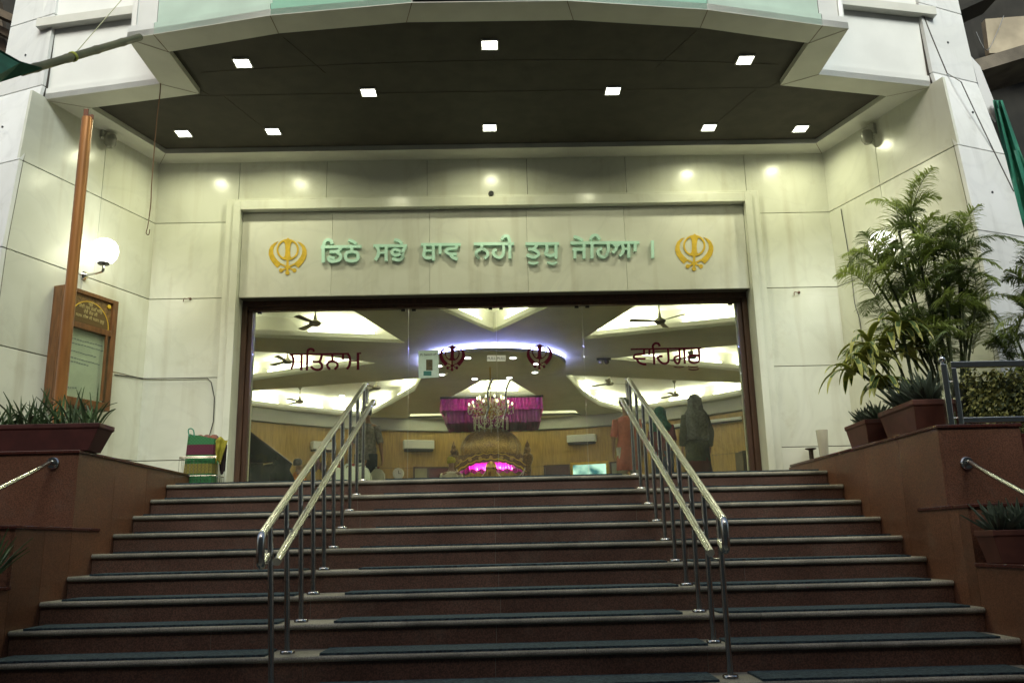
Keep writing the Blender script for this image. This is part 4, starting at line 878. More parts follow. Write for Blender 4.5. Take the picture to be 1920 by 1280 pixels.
palm('bamboo_palm','slender bamboo palm by the right pier at the picture edge',(4.35,-2.7,.08),[T(1900,520,-2.7),T(1915,560,-2.7),T(1905,620,-2.8),T(1935,500,-2.6),T(1890,660,-2.7),T(1910,700,-2.7)],.30,22,nf=6,llen=.13,lw=.010)
# ------------------------------------------------------------ hedge and steel frame at right
def leafcloud(mb,x0,x1,y0,y1,z0,z1,n,sz,rr):
    for k in range(n):
        c=Vector((rr.uniform(x0,x1),rr.uniform(y0,y1),rr.uniform(z0,z1)+.02*math.sin(k)));a=Vector((rr.gauss(0,1),rr.gauss(0,1),rr.gauss(0,1))).normalized();b=a.orthogonal().normalized();c2=a.cross(b);s=sz*rr.uniform(.6,1.3)
        mb.mi=0 if rr.random()<.6 else 1
        mb.quad([c-b*s,c+c2*s*.55,c+b*s,c-c2*s*.55])
hx0=at(1797,700,'y',-3.1).x
mb=MB();zt_=at(1850,700,'y',-3.1).z;zb_=at(1850,786,'y',-3.1).z
leafcloud(mb,hx0,5.0,-3.22,-3.08,.09,zt_,9000,.017,random.Random(5))
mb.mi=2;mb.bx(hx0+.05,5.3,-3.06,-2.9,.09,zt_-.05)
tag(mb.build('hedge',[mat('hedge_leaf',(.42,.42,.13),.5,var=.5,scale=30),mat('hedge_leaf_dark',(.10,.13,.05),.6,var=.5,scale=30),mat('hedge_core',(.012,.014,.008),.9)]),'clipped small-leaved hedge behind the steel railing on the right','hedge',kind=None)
e=empty('steel_railing');tag(e,'square steel railing frame with a domed post before the hedge','railing')
yr=-3.28;pb2=at(1785,793,'y',yr);pt2=at(1763,683,'y',yr)
xr_=(pb2.x+pt2.x)/2
f1=at(1786,690,'y',yr);f2=at(1800,788,'y',yr);xf=(f1.x+f2.x)/2
mb=MB();mb.bx(xr_-.022,xr_+.022,yr-.022,yr+.022,.139,pt2.z);po=mb.build('post',STEEL,e,bevel=.004)
mb=MB();mb.ball((xr_,yr,pt2.z+.035),.026);mb.tube([(xr_,yr,pt2.z),(xr_,yr,pt2.z+.02)],.012,10);mb.build('ball_finial',CHROME,po,smooth=True)
mb=MB();mb.bx(xf-.018,xf+.018,yr-.018,yr+.018,.139,f1.z);mb.bx(xf-.018,5.4,yr-.02,yr+.02,f1.z,f1.z+.045);mb.bx(xf+.019,5.4,yr-.015,yr+.015,f2.z-.02,f2.z+.02)
mb.build('frame',STEEL,e,bevel=.004)
for z in(.2,.46):
    mb=MB();mb.tube([(xr_,yr,z),(xf,yr,z)],.006,8);mb.build('connector_pin',STEEL,e)
# ------------------------------------------------------------ basket and bag by the left jamb
def W3(px,py,y):return at(px,py,'y',y)
e=empty('woven_bag');yb0=-.62;p=W3(375,893,yb0);tag(e,'green woven plastic bag with maroon and yellow bands standing in the wire basket','bag')
BAGM=bpy.data.materials.new('woven_plastic');BAGM.use_nodes=True;n_=BAGM.node_tree;bb=n_.nodes['Principled BSDF'];bb.inputs['Roughness'].default_value=.45
tc=n_.nodes.new('ShaderNodeTexCoord');sp=n_.nodes.new('ShaderNodeSeparateXYZ');cr=n_.nodes.new('ShaderNodeValToRGB');mr=n_.nodes.new('ShaderNodeMapRange');n_.links.new(tc.outputs['Object'],sp.inputs[0]);n_.links.new(sp.outputs[2],mr.inputs[0])
zb0=.03;zt0=W3(380,820,yb0).z
mr.inputs[1].default_value=zb0;mr.inputs[2].default_value=zt0;n_.links.new(mr.outputs[0],cr.inputs[0]);cr.color_ramp.interpolation='CONSTANT'
el=cr.color_ramp.elements;el[0].position=0;el[0].color=(.03,.14,.05,1);el[1].position=.24;el[1].color=(.22,.19,.04,1)
for pos,c in((.44,(.04,.19,.07,1)),(.62,(.12,.02,.045,1)),(.83,(.04,.19,.07,1))):
    q=cr.color_ramp.elements.new(pos);q.color=c
wv=n_.nodes.new('ShaderNodeTexChecker');wv.inputs['Scale'].default_value=60;n_.links.new(tc.outputs['Object'],wv.inputs[0]);wv.inputs[1].default_value=(1,1,1,1);wv.inputs[2].default_value=(.72,.72,.72,1)
mx=n_.nodes.new('ShaderNodeMixRGB');mx.blend_type='MULTIPLY';mx.inputs[0].default_value=1;n_.links.new(cr.outputs[0],mx.inputs[1]);n_.links.new(wv.outputs[0],mx.inputs[2]);n_.links.new(mx.outputs[0],bb.inputs['Base Color'])
xa=W3(347,890,yb0).x;xb_=W3(403,890,yb0).x;xc=(xa+xb_)/2;hw=(xb_-xa)/2
mb=MB();rings=[]
for j in range(15):
    t=j/14;z=zb0+(zt0-zb0)*t;w_=hw*(1-.07*t);dpt=.10
    rg=[];nn=28
    for k in range(nn):
        a=2*math.pi*k/nn;c_,s_=math.cos(a),math.sin(a);ex=.35
        x=math.copysign(abs(c_)**ex,c_)*w_*(1+.015*(k%2));y=math.copysign(abs(s_)**ex,s_)*dpt*(1+.05*(k%2))
        rg.append(mb.b.verts.new((xc+x+.02*t,yb0+y,z+(.006*(k%2) if j==14 else 0)-(.03*(x/hw) if j>0 else 0))))
    rings.append(rg)
for i in range(14):
    for k in range(28):mb._f([rings[i][k],rings[i][(k+1)%28],rings[i+1][(k+1)%28],rings[i+1][k]])
mb._f(rings[0][::-1]);mb.build('bag_body',BAGM,e,smooth=True)
mb=MB();hp=[W3(355,818,yb0-.1),W3(353,806,yb0-.1),W3(358,803,yb0-.1),W3(363,807,yb0-.1),W3(364,818,yb0-.1)];mb.tube(smoothpath(hp),.006,8);mb.build('bag_handle',mat('green_plastic',(.02,.22,.14),.4),e,smooth=True)
mb=MB()
for k in range(3):mb.ball((xc-.02+.07*k,yb0,zt0-.02),.05)
mb.build('bag_contents',mat('mixed_cloth',(.25,.07,.03),.8,c2=(.05,.05,.06),scale=14),e,smooth=True)
e=empty('wire_basket');tag(e,'silver wire basket holding the green woven bag by the left door jamb','basket')
mb=MB();x0=W3(335,890,yb0-.13).x;x1=W3(405,890,yb0-.13).x;zr=W3(370,856,yb0-.13).z
for z,rr_ in((zr,.0045),(zr-.012,.004),(.12,.003),(.03,.003)):
    mb.tube([(x0,yb0-.14,z),(x1,yb0-.14,z),(x1,yb0+.12,z),(x0,yb0+.12,z)],rr_,6,close=True)
for k in range(11):
    x=x0+(x1-x0)*k/10;mb.tube([(x,yb0-.14,.02),(x,yb0-.14,zr)],.002,5);mb.tube([(x,yb0+.12,.02),(x,yb0+.12,zr)],.002,5);mb.tube([(x,yb0-.14,.02),(x,yb0+.12,.02)],.002,5)
for k in range(5):
    y=yb0-.14+.26*k/4;mb.tube([(x0,y,.02),(x0,y,zr)],.002,5);mb.tube([(x1,y,.02),(x1,y,zr)],.002,5)
mb.build('wire_frame',CHROME,e)
def cloth(name,px0,px1,pys,y,m,label,seed,amp=.03):
    r2=random.Random(seed);mb=MB();nu=16;nv=14;G=[]
    for j in range(nv+1):
        t=j/nv;row=[]
        L0=px0[0]+(px0[1]-px0[0])*t;R1=px1[0]+(px1[1]-px1[0])*t
        for i in range(nu+1):
            u=i/nu;ph=u*9+seed;dy=amp*math.sin(ph+t*1.5)+.01*r2.uniform(-1,1);q=W3(L0+(R1-L0)*u,pys[0]+(pys[1]-pys[0])*t+(4*math.sin(u*7+seed) if j in(0,nv) else 0),y+dy);row.append(mb.b.verts.new(q))
        G.append(row)
    for j in range(nv):
        for i in range(nu):mb._f([G[j][i],G[j][i+1],G[j+1][i+1],G[j+1][i]])
    o=mb.build(name,m,smooth=True,auto=80);md=o.modifiers.new('s','SOLIDIFY');md.thickness=.004;tag(o,label,'cloth');return o
cloth('hanging_cloth',(404,404),(428,414),(822,866),-.74,mat('mustard_cloth',(.36,.32,.03),.85,var=.3,scale=9),'crumpled mustard yellow cloth draped over the side of the woven bag',2,.025)
cloth('hanging_cloth',(408,412),(426,422),(836,886),-.66,mat('dark_cloth',(.03,.012,.018),.9,var=.4,scale=9),'dark maroon cloth hanging under the mustard cloth beside the bag',5,.02)
# small things at right of the doorway
e=empty('glass_tumbler');p=W3(1543,860,-.45);tag(e,'clear plastic tumbler standing by the right wall','tumbler')
xm=W3(1543,830,-.45).x;zt1=W3(1543,806,-.45).z
mb=MB();mb.lathe([(.042,.17),(.060,zt1),(.057,zt1),(.040,.18)],(xm,-.45,0),24);mb.build('cup',mat('cup_plastic',(.75,.72,.62),.2,trans=.5),e,smooth=True)
mb=MB();mb.bx(xm-.07,xm+.07,-.52,-.38,.12,.165);mb.build('cup_base',WHITEPL,e)
e=empty('metal_stub');xm=W3(1521,850,-.7).x;tag(e,'short rusty metal stand with a flat round top by the right wall','stand')
zt1=W3(1521,840,-.7).z
mb=MB();mb.lathe([(.022,.0),(.022,zt1-.02),(.055,zt1-.008),(.055,zt1),(.002,zt1+.001)],(xm,-.7,0),20);mb.build('stand_body',mat('rusty_steel',(.10,.08,.06),.5,.6,var=.5,scale=20),e,smooth=True)
# ------------------------------------------------------------ upper left bamboo pole, tarp, string
e=empty('bamboo_pole');tag(e,'greenish bamboo pole sticking out across the upper left','pole')
a=at(40,135,'y',-4.6);b=at(262,70,'y',-3.6)
P=[a.lerp(b,t) for t in np.linspace(0,1,30)];rs=[.026+(.004 if i%7==3 else 0) for i in range(30)]
mb=MB();mb.tube(P,rs,14);mb.build('culm',BAMB,e,smooth=True)
mb=MB();q=a.lerp(b,.38);d=(b-a).normalized();
for k in range(3):
    c=q+d*.008*k;mb.tube([c+(d.orthogonal().normalized()*math.cos(t)+d.cross(d.orthogonal().normalized())*math.sin(t))*.03 for t in np.linspace(0,6.28,14)[:-1]],.004,6,close=True)
mb.build('string_binding',mat('yellow_string',(.45,.48,.08),.7),e)
mb=MB();mb.tube([at(143,98,'y',-4.15),at(228,0,'y',-3.6)],.003,5);tag(mb.build('guy_string',mat('pale_string',(.5,.5,.3),.7)),'thin pale string rising from the bamboo pole','string')
tp=[at(-60,60,'y',-4.9),at(38,115,'y',-4.75),at(78,127,'y',-4.6),at(0,152,'y',-4.7),at(-60,168,'y',-4.9)]
mb=MB();mb.prism([tp[0],tp[1],tp[2],tp[3],tp[4]],(0,.012,.0));o_=mb.build('green_tarp',NETM);tag(o_,'green tarpaulin corner tied to the bamboo pole at upper left','tarpaulin')
# ------------------------------------------------------------ neighbouring structures at both sides
e=empty('unfinished_building');tag(e,'dark unfinished concrete building beyond the right pier','building')
mb=MB();mb.bx(5.2,12,2.0,7,-2.1,12);mb.build('wall',DARKB,e)
def beam(mb,q0,q1,y,w,d):
    a=at(*q0,'y',y);b=at(*q1,'y',y);dd=(b-a).normalized();u=Vector((-dd.z,0,dd.x))
    mb.prism([a-u*w/2,b-u*w/2,b+u*w/2,a+u*w/2],(0,d,0))
mb=MB();beam(mb,(1825,125),(1990,75),.6,.17,.9);mb.build('concrete_beam',CONC,e)
mb=MB();beam(mb,(1780,25),(1880,-20),.4,.06,.5);beam(mb,(1800,40),(1860,300),1.4,.3,.4);beam(mb,(1840,420),(1990,520),1.2,.5,.4);mb.build('scaffold_beam',DARKB,e)
mb=MB();mb.prism([at(1847,36,'y',1.5),at(1990,25,'y',1.5),at(1990,95,'y',1.5),at(1855,100,'y',1.5)],(0,.1,0));mb.build('plaster_wall',mat('dirty_plaster',(.38,.33,.24),.9,var=.35,scale=3),e)
mb=MB();mb.tube(smoothpath([at(1830,60,'y',1.4),at(1850,95,'y',1.4),at(1870,60,'y',1.4),at(1882,30,'y',1.4)]),.006,5);mb.build('loose_wire',BLACKP,e)
# corrugated offcut + net
mb=MB()
P=[at(1820,105,'y',.1),at(1838,125,'y',.1),at(1868,200,'y',.1),at(1868,228,'y',.1),at(1845,200,'y',.1)]
mb.prism(P,(0,.03,0));tag(mb.build('metal_sheet',mat('weathered_sheet',(.4,.4,.4),.5,.2)),'grey sheet projecting behind the upper right pier','sheet')
mb=MB();G=[]
for j in range(16):
    t=j/15;row=[]
    for i in range(9):
        u=i/8;x=1862+18*u+ (75*t)*(.6+.5*u);yv=188+235*t;row.append(mb.b.verts.new(at(x,yv,'y',.0+.05*math.sin(u*14+t*3))))
    G.append(row)
for j in range(15):
    for i in range(8):mb._f([G[j][i],G[j][i+1],G[j+1][i+1],G[j+1][i]])
o_=mb.build('green_netting',NETM,smooth=True);md=o_.modifiers.new('s','SOLIDIFY');md.thickness=.005;tag(o_,'folded green netting hanging beside the right pier','netting')
e=empty('scaffold_structure');tag(e,'dark timber scaffold and building beyond the left pier','scaffold')
mb=MB();mb.bx(-12,-5.2,2.0,7,-2.1,12);mb.build('wall',DARKB,e)
mb=MB();beam(mb,(-30,10),(60,50),.5,.09,.12);beam(mb,(-30,40),(60,85),.7,.09,.12);beam(mb,(-10,0),(10,130),.9,.1,.1);mb.build('timber_beam',mat('scaffold_timber',(.09,.065,.04),.8,var=.4),e)
# ------------------------------------------------------------ hall interior
def at_cyl(px,py,off=0.0):
    d=ray(px,py);c=Vector((HC[0],HC[1]));o=Vector((CAM.x,CAM.y))-c;dd=Vector((d.x,d.y));r=HR-off
    A=dd.dot(dd);Bq=2*o.dot(dd);Cq=o.dot(o)-r*r;t=(-Bq+math.sqrt(Bq*Bq-4*A*Cq))/(2*A);return CAM+d*t
def wall_mat(p):
    n=Vector((HC[0]-p.x,HC[1]-p.y,0)).normalized();a=math.atan2(n.y,n.x);return Matrix.Translation(p)@Matrix.Rotation(a+math.pi/2,4,'Z')  # local -y faces room
def wbox(mb,M,x0,x1,y0,y1,z0,z1):mb.box(((x0+x1)/2,(y0+y1)/2,(z0+z1)/2),(x1-x0,y1-y0,z1-z0),M=M)
for (cx,cy,w_,h_),lab in(((783.5,836,57,20),'white wall air conditioner left of the domed wooden shrine'),((1092,824,54,17),'white wall air conditioner right of the domed wooden shrine'),((603,838,46,18),'pale wall air conditioner partly behind the left handrail')):
    e=empty('air_conditioner');tag(e,lab,'air conditioner','wall air conditioners in the hall');p=at_cyl(cx,cy);M=wall_mat(p);D=(p-CAM).length;W_m=w_*D/FPX;H_m=h_*D/FPX*1.0
    mb=MB();wbox(mb,M,-W_m/2,W_m/2,-.2,0,-H_m*.3,H_m/2);o_=mb.build('casing',WHITEPL,e,bevel=.02)
    mb=MB();wbox(mb,M,-W_m/2+.03,W_m/2-.03,-.19,-.01,-H_m/2,-H_m*.3);mb.build('air_outlet',BLACKP,e)
def wallthing(cx0,cx1,cy0,cy1,name,label,cat,parts):
    e=empty(name);tag(e,label,cat);p=at_cyl((cx0+cx1)/2,(cy0+cy1)/2);M=wall_mat(p);D=(p-CAM).length;w_=(cx1-cx0)*D/FPX;h_=(cy1-cy0)*D/FPX;parts(e,M,w_,h_);return e
SCR=bpy.data.materials.new('tv_screen');SCR.use_nodes=True;n_=SCR.node_tree;bb=n_.nodes['Principled BSDF'];tc=n_.nodes.new('ShaderNodeTexCoord');nz=n_.nodes.new('ShaderNodeTexNoise');nz.inputs['Scale'].default_value=2.4;cr=n_.nodes.new('ShaderNodeValToRGB');n_.links.new(tc.outputs['Object'],nz.inputs[0]);n_.links.new(nz.outputs[0],cr.inputs[0]);cr.color_ramp.elements[0].position=.4;cr.color_ramp.elements[0].color=(.01,.12,.14,1);cr.color_ramp.elements[1].position=.62;cr.color_ramp.elements[1].color=(.55,.9,.75,1);n_.links.new(cr.outputs[0],bb.inputs['Emission Color']);bb.inputs['Emission Strength'].default_value=.8;bb.inputs['Base Color'].default_value=(0.02,.03,.03,1)
def tvp(e,M,w_,h_):
    mb=MB();t=.07;wbox(mb,M,-w_/2,w_/2,-.06,0,h_/2-t,h_/2);wbox(mb,M,-w_/2,w_/2,-.06,0,-h_/2-.3,-h_/2-.3+t);wbox(mb,M,-w_/2,-w_/2+t,-.06,0,-h_/2-.3+t,h_/2-t);wbox(mb,M,w_/2-t,w_/2,-.06,0,-h_/2-.3+t,h_/2-t);mb.build('gold_frame',BRASS,e)
    mb=MB();wbox(mb,M,-w_/2+t,w_/2-t,-.03,0,-h_/2-.3+t,h_/2-t);mb.build('screen',SCR,e)
wallthing(1070,1142,866,896,'wall_picture','glowing teal picture in a gold frame on the hall wall','picture',tvp)
def clk(e,M,w_,h_):
    mb=MB();MM=M@Matrix.Rotation(R(90),4,'X');mb.lathe([(w_/2,0),(w_/2,.04),(w_/2-.03,.05),(w_/2-.03,.03)],(0,0,0),28,M=MM);mb.build('clock_rim',WHITEPL,e)
    mb=MB();mb.lathe([(w_/2-.035,.03),(w_/2-.035,.036)],(0,0,0),28,M=MM);mb.build('clock_face',PAPERW,e)
    mb=MB();wbox(mb,M,-.008,.008,-.05,-.042,0,.09);wbox(mb,M,-.008,.07,-.054,-.051,-.008,.008);mb.build('clock_hands',INK,e)
wallthing(736,757,877,898,'wall_clock','round pale wall clock low on the hall wall beside the left air conditioner','clock',clk)
def dk(c1,c2):
    def f(e,M,w_,h_):
        mb=MB();wbox(mb,M,-w_/2,w_/2,-.05,0,-h_/2-.5,h_/2);mb.build('door_leaf',mat('leaf'+c1,c2,.5),e)
        mb=MB();t=.04;wbox(mb,M,-w_/2-t,w_/2+t,-.07,0,h_/2,h_/2+t);wbox(mb,M,-w_/2-t,-w_/2,-.07,0,-h_/2-.5,h_/2);wbox(mb,M,w_/2,w_/2+t,-.07,0,-h_/2-.5,h_/2);mb.build('door_casing',FRAMEW,e)
    return f
wallthing(1023,1066,874,897,'hall_door','dark maroon door right of the shrine','door',dk('a',(.05,.012,.012)))
wallthing(803,842,878,897,'hall_door','dull red door behind the person in the yellow turban','door',dk('b',(.09,.012,.016)))
wallthing(777,801,878,897,'hall_window','pale window with a dark frame beside the dull red door','window',dk('c',(.30,.27,.16)))
wallthing(1148,1168,868,897,'hall_window','pale window with a dark frame right of the gold framed picture','window',dk('d',(.30,.32,.24)))
# long fluorescent fitting on right wall
e=empty('wall_tube_light');tag(e,'long unlit tube fitting high on the right hall wall behind the people','wall lamp');a=at_cyl(1262,798,.06);b=at_cyl(1390,783,.06)
mb=MB();d=(b-a).normalized();mb.tube([a,b],.045,8);mb.build('casing',WHITEPL,e);mb=MB();mb.tube([a-Vector((0,0,.07)),b-Vector((0,0,.07))],.03,8);mb.build('backing_strip',DARKM,e)
# cabinet right
e=empty('speaker_cabinet');p=at(1402,870,'y',6.5);tag(e,'brown cabinet against the glass edge at the right of the hall','cabinet');mb=MB();mb.bx(p.x-.14,p.x+.25,6.3,6.8,0,at(1402,846,'y',6.5).z);mb.build('cabinet_body',mat('dull_brown',(.13,.10,.05),.6),e,bevel=.01)
mb=MB();mb.bx(p.x-.13,p.x+.24,6.285,6.299,.1,at(1402,846,'y',6.5).z-.05);mb.build('cabinet_front',mat('grille_brown',(.09,.07,.04),.8),e)
# ceiling fans
def fan(px,py,zc,lab,rot,tip=.5,rod=.25):
    e=empty('ceiling_fan');p=at(px,py,'z',zc);tag(e,lab,'ceiling fan','ceiling fans in the hall')
    mb=MB();mb.lathe([(.02,.10),(.03,.02),(.085,-.01),(.10,-.04),(.07,-.075),(.02,-.085)][::-1],p,20);mb.build('motor',FANM,e,smooth=True)
    mb=MB();mb.tube([p+Vector((0,0,.08)),p+Vector((0,0,rod+.08))],.012,8);mb.lathe([(.02,.0),(.05,.05),(.055,.07)],p+Vector((0,0,rod+.01)),14);mb.build('downrod',FANM,e,smooth=True)
    for k in range(3):
        a=rot+k*2*math.pi/3;M=Matrix.Translation(p+Vector((0,0,-.035)))@Matrix.Rotation(a,4,'Z')@Matrix.Rotation(R(10),4,'X')
        mb=MB();pts=[(.09,-.02),(.16,-.045),(tip,-.06),(tip+.02,0),(tip,.055),(.16,.04),(.09,.02)];mb.prism([M@Vector((x,y,0)) for x,y in pts],M.to_3x3()@Vector((0,0,.006)));mb.build('blade',FANM,e)
fan(591,602,2.93,'ceiling fan in the large triangular coffer at upper left',.15)
fan(1237,598,2.93,'ceiling fan in the large triangular coffer at upper right',1.2)
fan(539,674,2.93,'ceiling fan behind the left red lettering',.35)
fan(1297,665,2.93,'ceiling fan behind the right red lettering',.25)
fan(562,750,2.95,'ceiling fan in the curved coffer left of the left handrail',.2)
fan(1266,738,2.95,'ceiling fan in the curved coffer right of the right handrail',0.02)
fan(1143,716,2.95,'ceiling fan near the inner tip of the right curved coffer',.3)
fan(706,724,2.95,'ceiling fan just above the top of the left handrail',.05)
e=empty('ceiling_camera');p=at(1132,676,'z',2.9);tag(e,'pair of small dome cameras under the hall ceiling left of the right red lettering','camera')
mb=MB();mb.ball((p.x-.06,p.y,2.88),.05);mb.build('grey_dome',mat('grey2',(.3,.3,.28),.3),e,smooth=True);mb=MB();mb.ball((p.x+.06,p.y,2.88),.055);mb.build('black_dome',BLACKP,e,smooth=True)
mb=MB();mb.bx(p.x-.14,p.x+.14,p.y-.03,p.y+.03,2.91,2.95);mb.build('mounting_bar',DARKM,e)
# chandelier
e=empty('chandelier');c=Vector((at(920,760,'y',7.4).x,7.4,0));tag(e,'large crystal chandelier hanging from the round ceiling disc','chandelier')
zt2=at(920,712,'y',7.4).z;zm=at(920,760,'y',7.4).z;zb2=at(920,802,'y',7.4).z
mb=MB();mb.tube([(c.x,c.y,DZ+.0),(c.x,c.y,zb2+.1)],.012,8);mb.lathe([(.02,0),(.05,.05),(.03,.1),(.06,.2),(.02,.3)],(c.x,c.y,zb2+.15),14)
for k in range(10):
    a=k*2*math.pi/10;dx,dy=math.cos(a),math.sin(a)
    for r_,z_ in((.42,zm-.02),(.26,zm+.10)):
        mb.tube(smoothpath([(c.x,c.y,z_-.1),(c.x+dx*r_*.5,c.y+dy*r_*.5,z_-.16),(c.x+dx*r_*.9,c.y+dy*r_*.9,z_-.08),(c.x+dx*r_,c.y+dy*r_,z_)]),.008,6)
mb.build('chandelier_frame',GOLD,e,smooth=True)
mb=MB();r2=random.Random(31)
def cry(p,s):
    v=[mb.b.verts.new(Vector(p)+Vector(q)*s) for q in((0,0,1.6),(1,0,0),(0,1,0),(-1,0,0),(0,-1,0),(0,0,-2.2))]
    for i in range(4):
        mb._f([v[0],v[1+i],v[1+(i+1)%4]]);mb._f([v[5],v[1+(i+1)%4],v[1+i]])
for k in range(520):
    a=r2.uniform(0,6.28);tier=r2.random()
    if tier<.55:r_=r2.uniform(.12,.36);z_=r2.uniform(zb2,zm)
    elif tier<.85:r_=r2.uniform(.05,.28);z_=r2.uniform(zm-.1,zm+.12)
    else:r_=.44;z_=zm-.02-r2.uniform(0,.12)
    cry((c.x+r_*math.cos(a),c.y+r_*math.sin(a),z_),r2.uniform(.008,.016))
for k in range(16):
    for j in range(14):
        a=k*2*math.pi/16;t=j/13;r_=.05+.33*t;cry((c.x+r_*math.cos(a),c.y+r_*math.sin(a),zt2-.05-(zt2-zm)*.9*t**.6),.009)
    a=k*2*math.pi/16
    for j in range(8):cry((c.x+.33*math.cos(a),c.y+.33*math.sin(a),zb2+.03*j-.02),.012)
tag(mb.build('crystal_drops',CRYST,e),kind='stuff')
CL=mat('candle_glow',(1,1,1),.4,emit=(1,.92,.6),es=3)
for k in range(10):
    a=k*2*math.pi/10
    for r_,z_ in((.42,zm),(.26,zm+.12)):
        mb=MB();mb.ball((c.x+r_*math.cos(a),c.y+r_*math.sin(a),z_+.03),.018,8,1.6);mb.build('candle_bulb',CL,e)
# magenta ceiling canopy
yc_=11.7
def drape(mb,pts,z0,z1,amp,n=160,scal=0,mi=0):
    """pleated curtain around closed path pts (list of xy)"""
    P=[Vector((*p,0)) for p in pts];L=[0];m=len(P)
    for i in range(m):L.append(L[-1]+(P[(i+1)%m]-P[i]).length)
    top=[];bot=[]
    for k in range(n):
        s_=L[-1]*k/n;i=max(j for j in range(m) if L[j]<=s_);t=(s_-L[i])/(L[i+1]-L[i]);a=P[i];b=P[(i+1)%m];q=a.lerp(b,t);d=(b-a).normalized();nn=Vector((d.y,-d.x,0));w_=amp*math.sin(k*2.1)+amp*.6*math.sin(k*.83)
        top.append(mb.b.verts.new(q+nn*w_*.4+Vector((0,0,z1))));bot.append(mb.b.verts.new(q+nn*w_+Vector((0,0,z0+scal*abs(math.sin(k*.35))))))
    for k in range(n):mb._f([top[k],bot[k],bot[(k+1)%n],top[(k+1)%n]])
e=empty('hanging_canopy_cloth');tag(e,'magenta satin frill canopy hanging from the ceiling above the domed shrine','canopy')
xl=at(827,750,'y',yc_).x;xr=at(1017,750,'y',yc_).x;zt3=at(920,746,'y',yc_).z;zm3=at(920,769,'y',yc_).z;zb3=at(920,792,'y',yc_).z
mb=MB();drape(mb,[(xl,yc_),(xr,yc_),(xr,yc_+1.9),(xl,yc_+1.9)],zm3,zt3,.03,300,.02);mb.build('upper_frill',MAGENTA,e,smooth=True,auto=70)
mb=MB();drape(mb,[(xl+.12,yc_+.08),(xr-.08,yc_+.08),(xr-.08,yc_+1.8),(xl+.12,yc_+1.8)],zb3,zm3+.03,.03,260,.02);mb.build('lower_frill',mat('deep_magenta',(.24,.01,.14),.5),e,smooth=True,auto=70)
mb=MB();mb.bx(xl-.02,xr+.02,yc_-.03,yc_+1.93,zt3,zt3+.04);mb.build('canopy_frame',FRAMEW,e)
for x,y in((xl,yc_),(xr,yc_),(xl,yc_+1.9),(xr,yc_+1.9)):
    mb=MB();mb.tube([(x,y,zt3),(x,y,CZ+.05)],.006,6);mb.build('hanging_wire',DARKM,e)
# domed shrine (palki)
e=empty('domed_shrine');tag(e,'carved wooden shrine with ribbed dome and magenta drapes at the far hall end','shrine')
ys_=11.9;X0=at(849,850,'y',ys_).x;X1=at(991,850,'y',ys_).x;cx_=(X0+X1)/2;hw_=(X1-X0)/2;zc0=at(918,850,'y',ys_).z;zcb=at(918,868,'y',ys_).z;zd=at(918,800,'y',ys_).z;rd=(at(974,840,'y',ys_).x-at(861,840,'y',ys_).x)/2;cyd=ys_+hw_
mb=MB();hD=zd-zc0+.08
prof=[(rd*.93,zc0-.05),(rd*1.0,zc0+hD*.15),(rd*1.0,zc0+hD*.35),(rd*.93,zc0+hD*.55),(rd*.78,zc0+hD*.75),(rd*.52,zc0+hD*.92),(rd*.2,zc0+hD*1.0),(.02,zc0+hD*1.06)]
mb.lathe(prof,(cx_,cyd,0),64,wob=lambda a,j:.07*abs(math.sin(a*8)));mb.build('dome',DOMEG,e,smooth=True,auto=80)
mb=MB();mb.lathe([(rd*1.02,zc0-.10),(rd*1.04,zc0-.02),(rd*.98,zc0)],(cx_,cyd,0),48);mb.build('dome_collar',BRASS,e)
# cornice with scalloped arch front
def archfront(y,th):
    mb=MB();n=40
    for k in range(n):
        u0_=-1+2*k/n;u1_=-1+2*(k+1)/n
        def zbot(u):return zcb-.06-.36*abs(u)**2.2-.03*abs(math.sin(u*16))+.12
        def ztop(u):return zc0+.02-.10*abs(u)**2+.02*abs(math.cos(u*20))
        q=[(cx_+hw_*u0_,zbot(u0_)),(cx_+hw_*u1_,zbot(u1_)),(cx_+hw_*u1_,ztop(u1_)),(cx_+hw_*u0_,ztop(u0_))]
        mb.prism([(x,y,z) for x,z in q],(0,th,0))
    return mb
archfront(ys_,.08).build('front_arch',DOMEW,e)
for zo,wd3 in((.06,.03),(.20,.018)):
    mb=MB();mb.ribbon([Vector((cx_+hw_*u,ys_-.001,zcb-.06-.36*abs(u)**2.2-.03*abs(math.sin(u*16))+.12+zo)) for u in np.linspace(-.98,.98,60)],wd3,Vector((0,-1,0)),.02);mb.build('arch_moulding',BRASS,e)
mb=MB()
for u in(-.8,-.55,-.28,0,.28,.55,.8):
    z_=zc0-.10-.10*u*u;mb.prism([(cx_+hw_*u+.05*math.cos(t),ys_-.0,z_+.05*math.sin(t)) for t in np.linspace(0,2*math.pi,9)[:-1]],(0,-.02,0))
tag(mb.build('carved_rosettes',DOMEG,e));archfront(ys_+2*hw_,.08).build('rear_arch',DOMEW,e)
mb=MB();mb.bx(cx_-hw_,cx_+hw_,ys_+.09,ys_+2*hw_-.01,zc0-.14,zc0-.04);mb.build('cornice_slab',DOMEW,e)
for sx in(-1,1):
    for yy in(ys_+.04,ys_+2*hw_):
        x=cx_+sx*(hw_-.02);mb=MB();zz=zc0-.12;pr=[(.12,.0),(.12,.15),(.08,.2),(.07,.5),(.10,.6),(.06,.7),(.065,zz-.35),(.09,zz-.3),(.07,zz-.2),(.13,zz-.06),(.14,zz+.02)]
        mb.lathe(pr,(x,yy,0),20);pil=mb.build('pillar',DOMEW,e,smooth=True)
        mb=MB();mb.lathe([(.12,zz+.02),(.13,zz+.06),(.06,zz+.12),(.09,zz+.2),(.05,zz+.27),(.06,zz+.30),(.02,zz+.38),(.004,zz+.46)],(x,yy,0),18);mb.build('finial',DOMEW,pil,smooth=True)
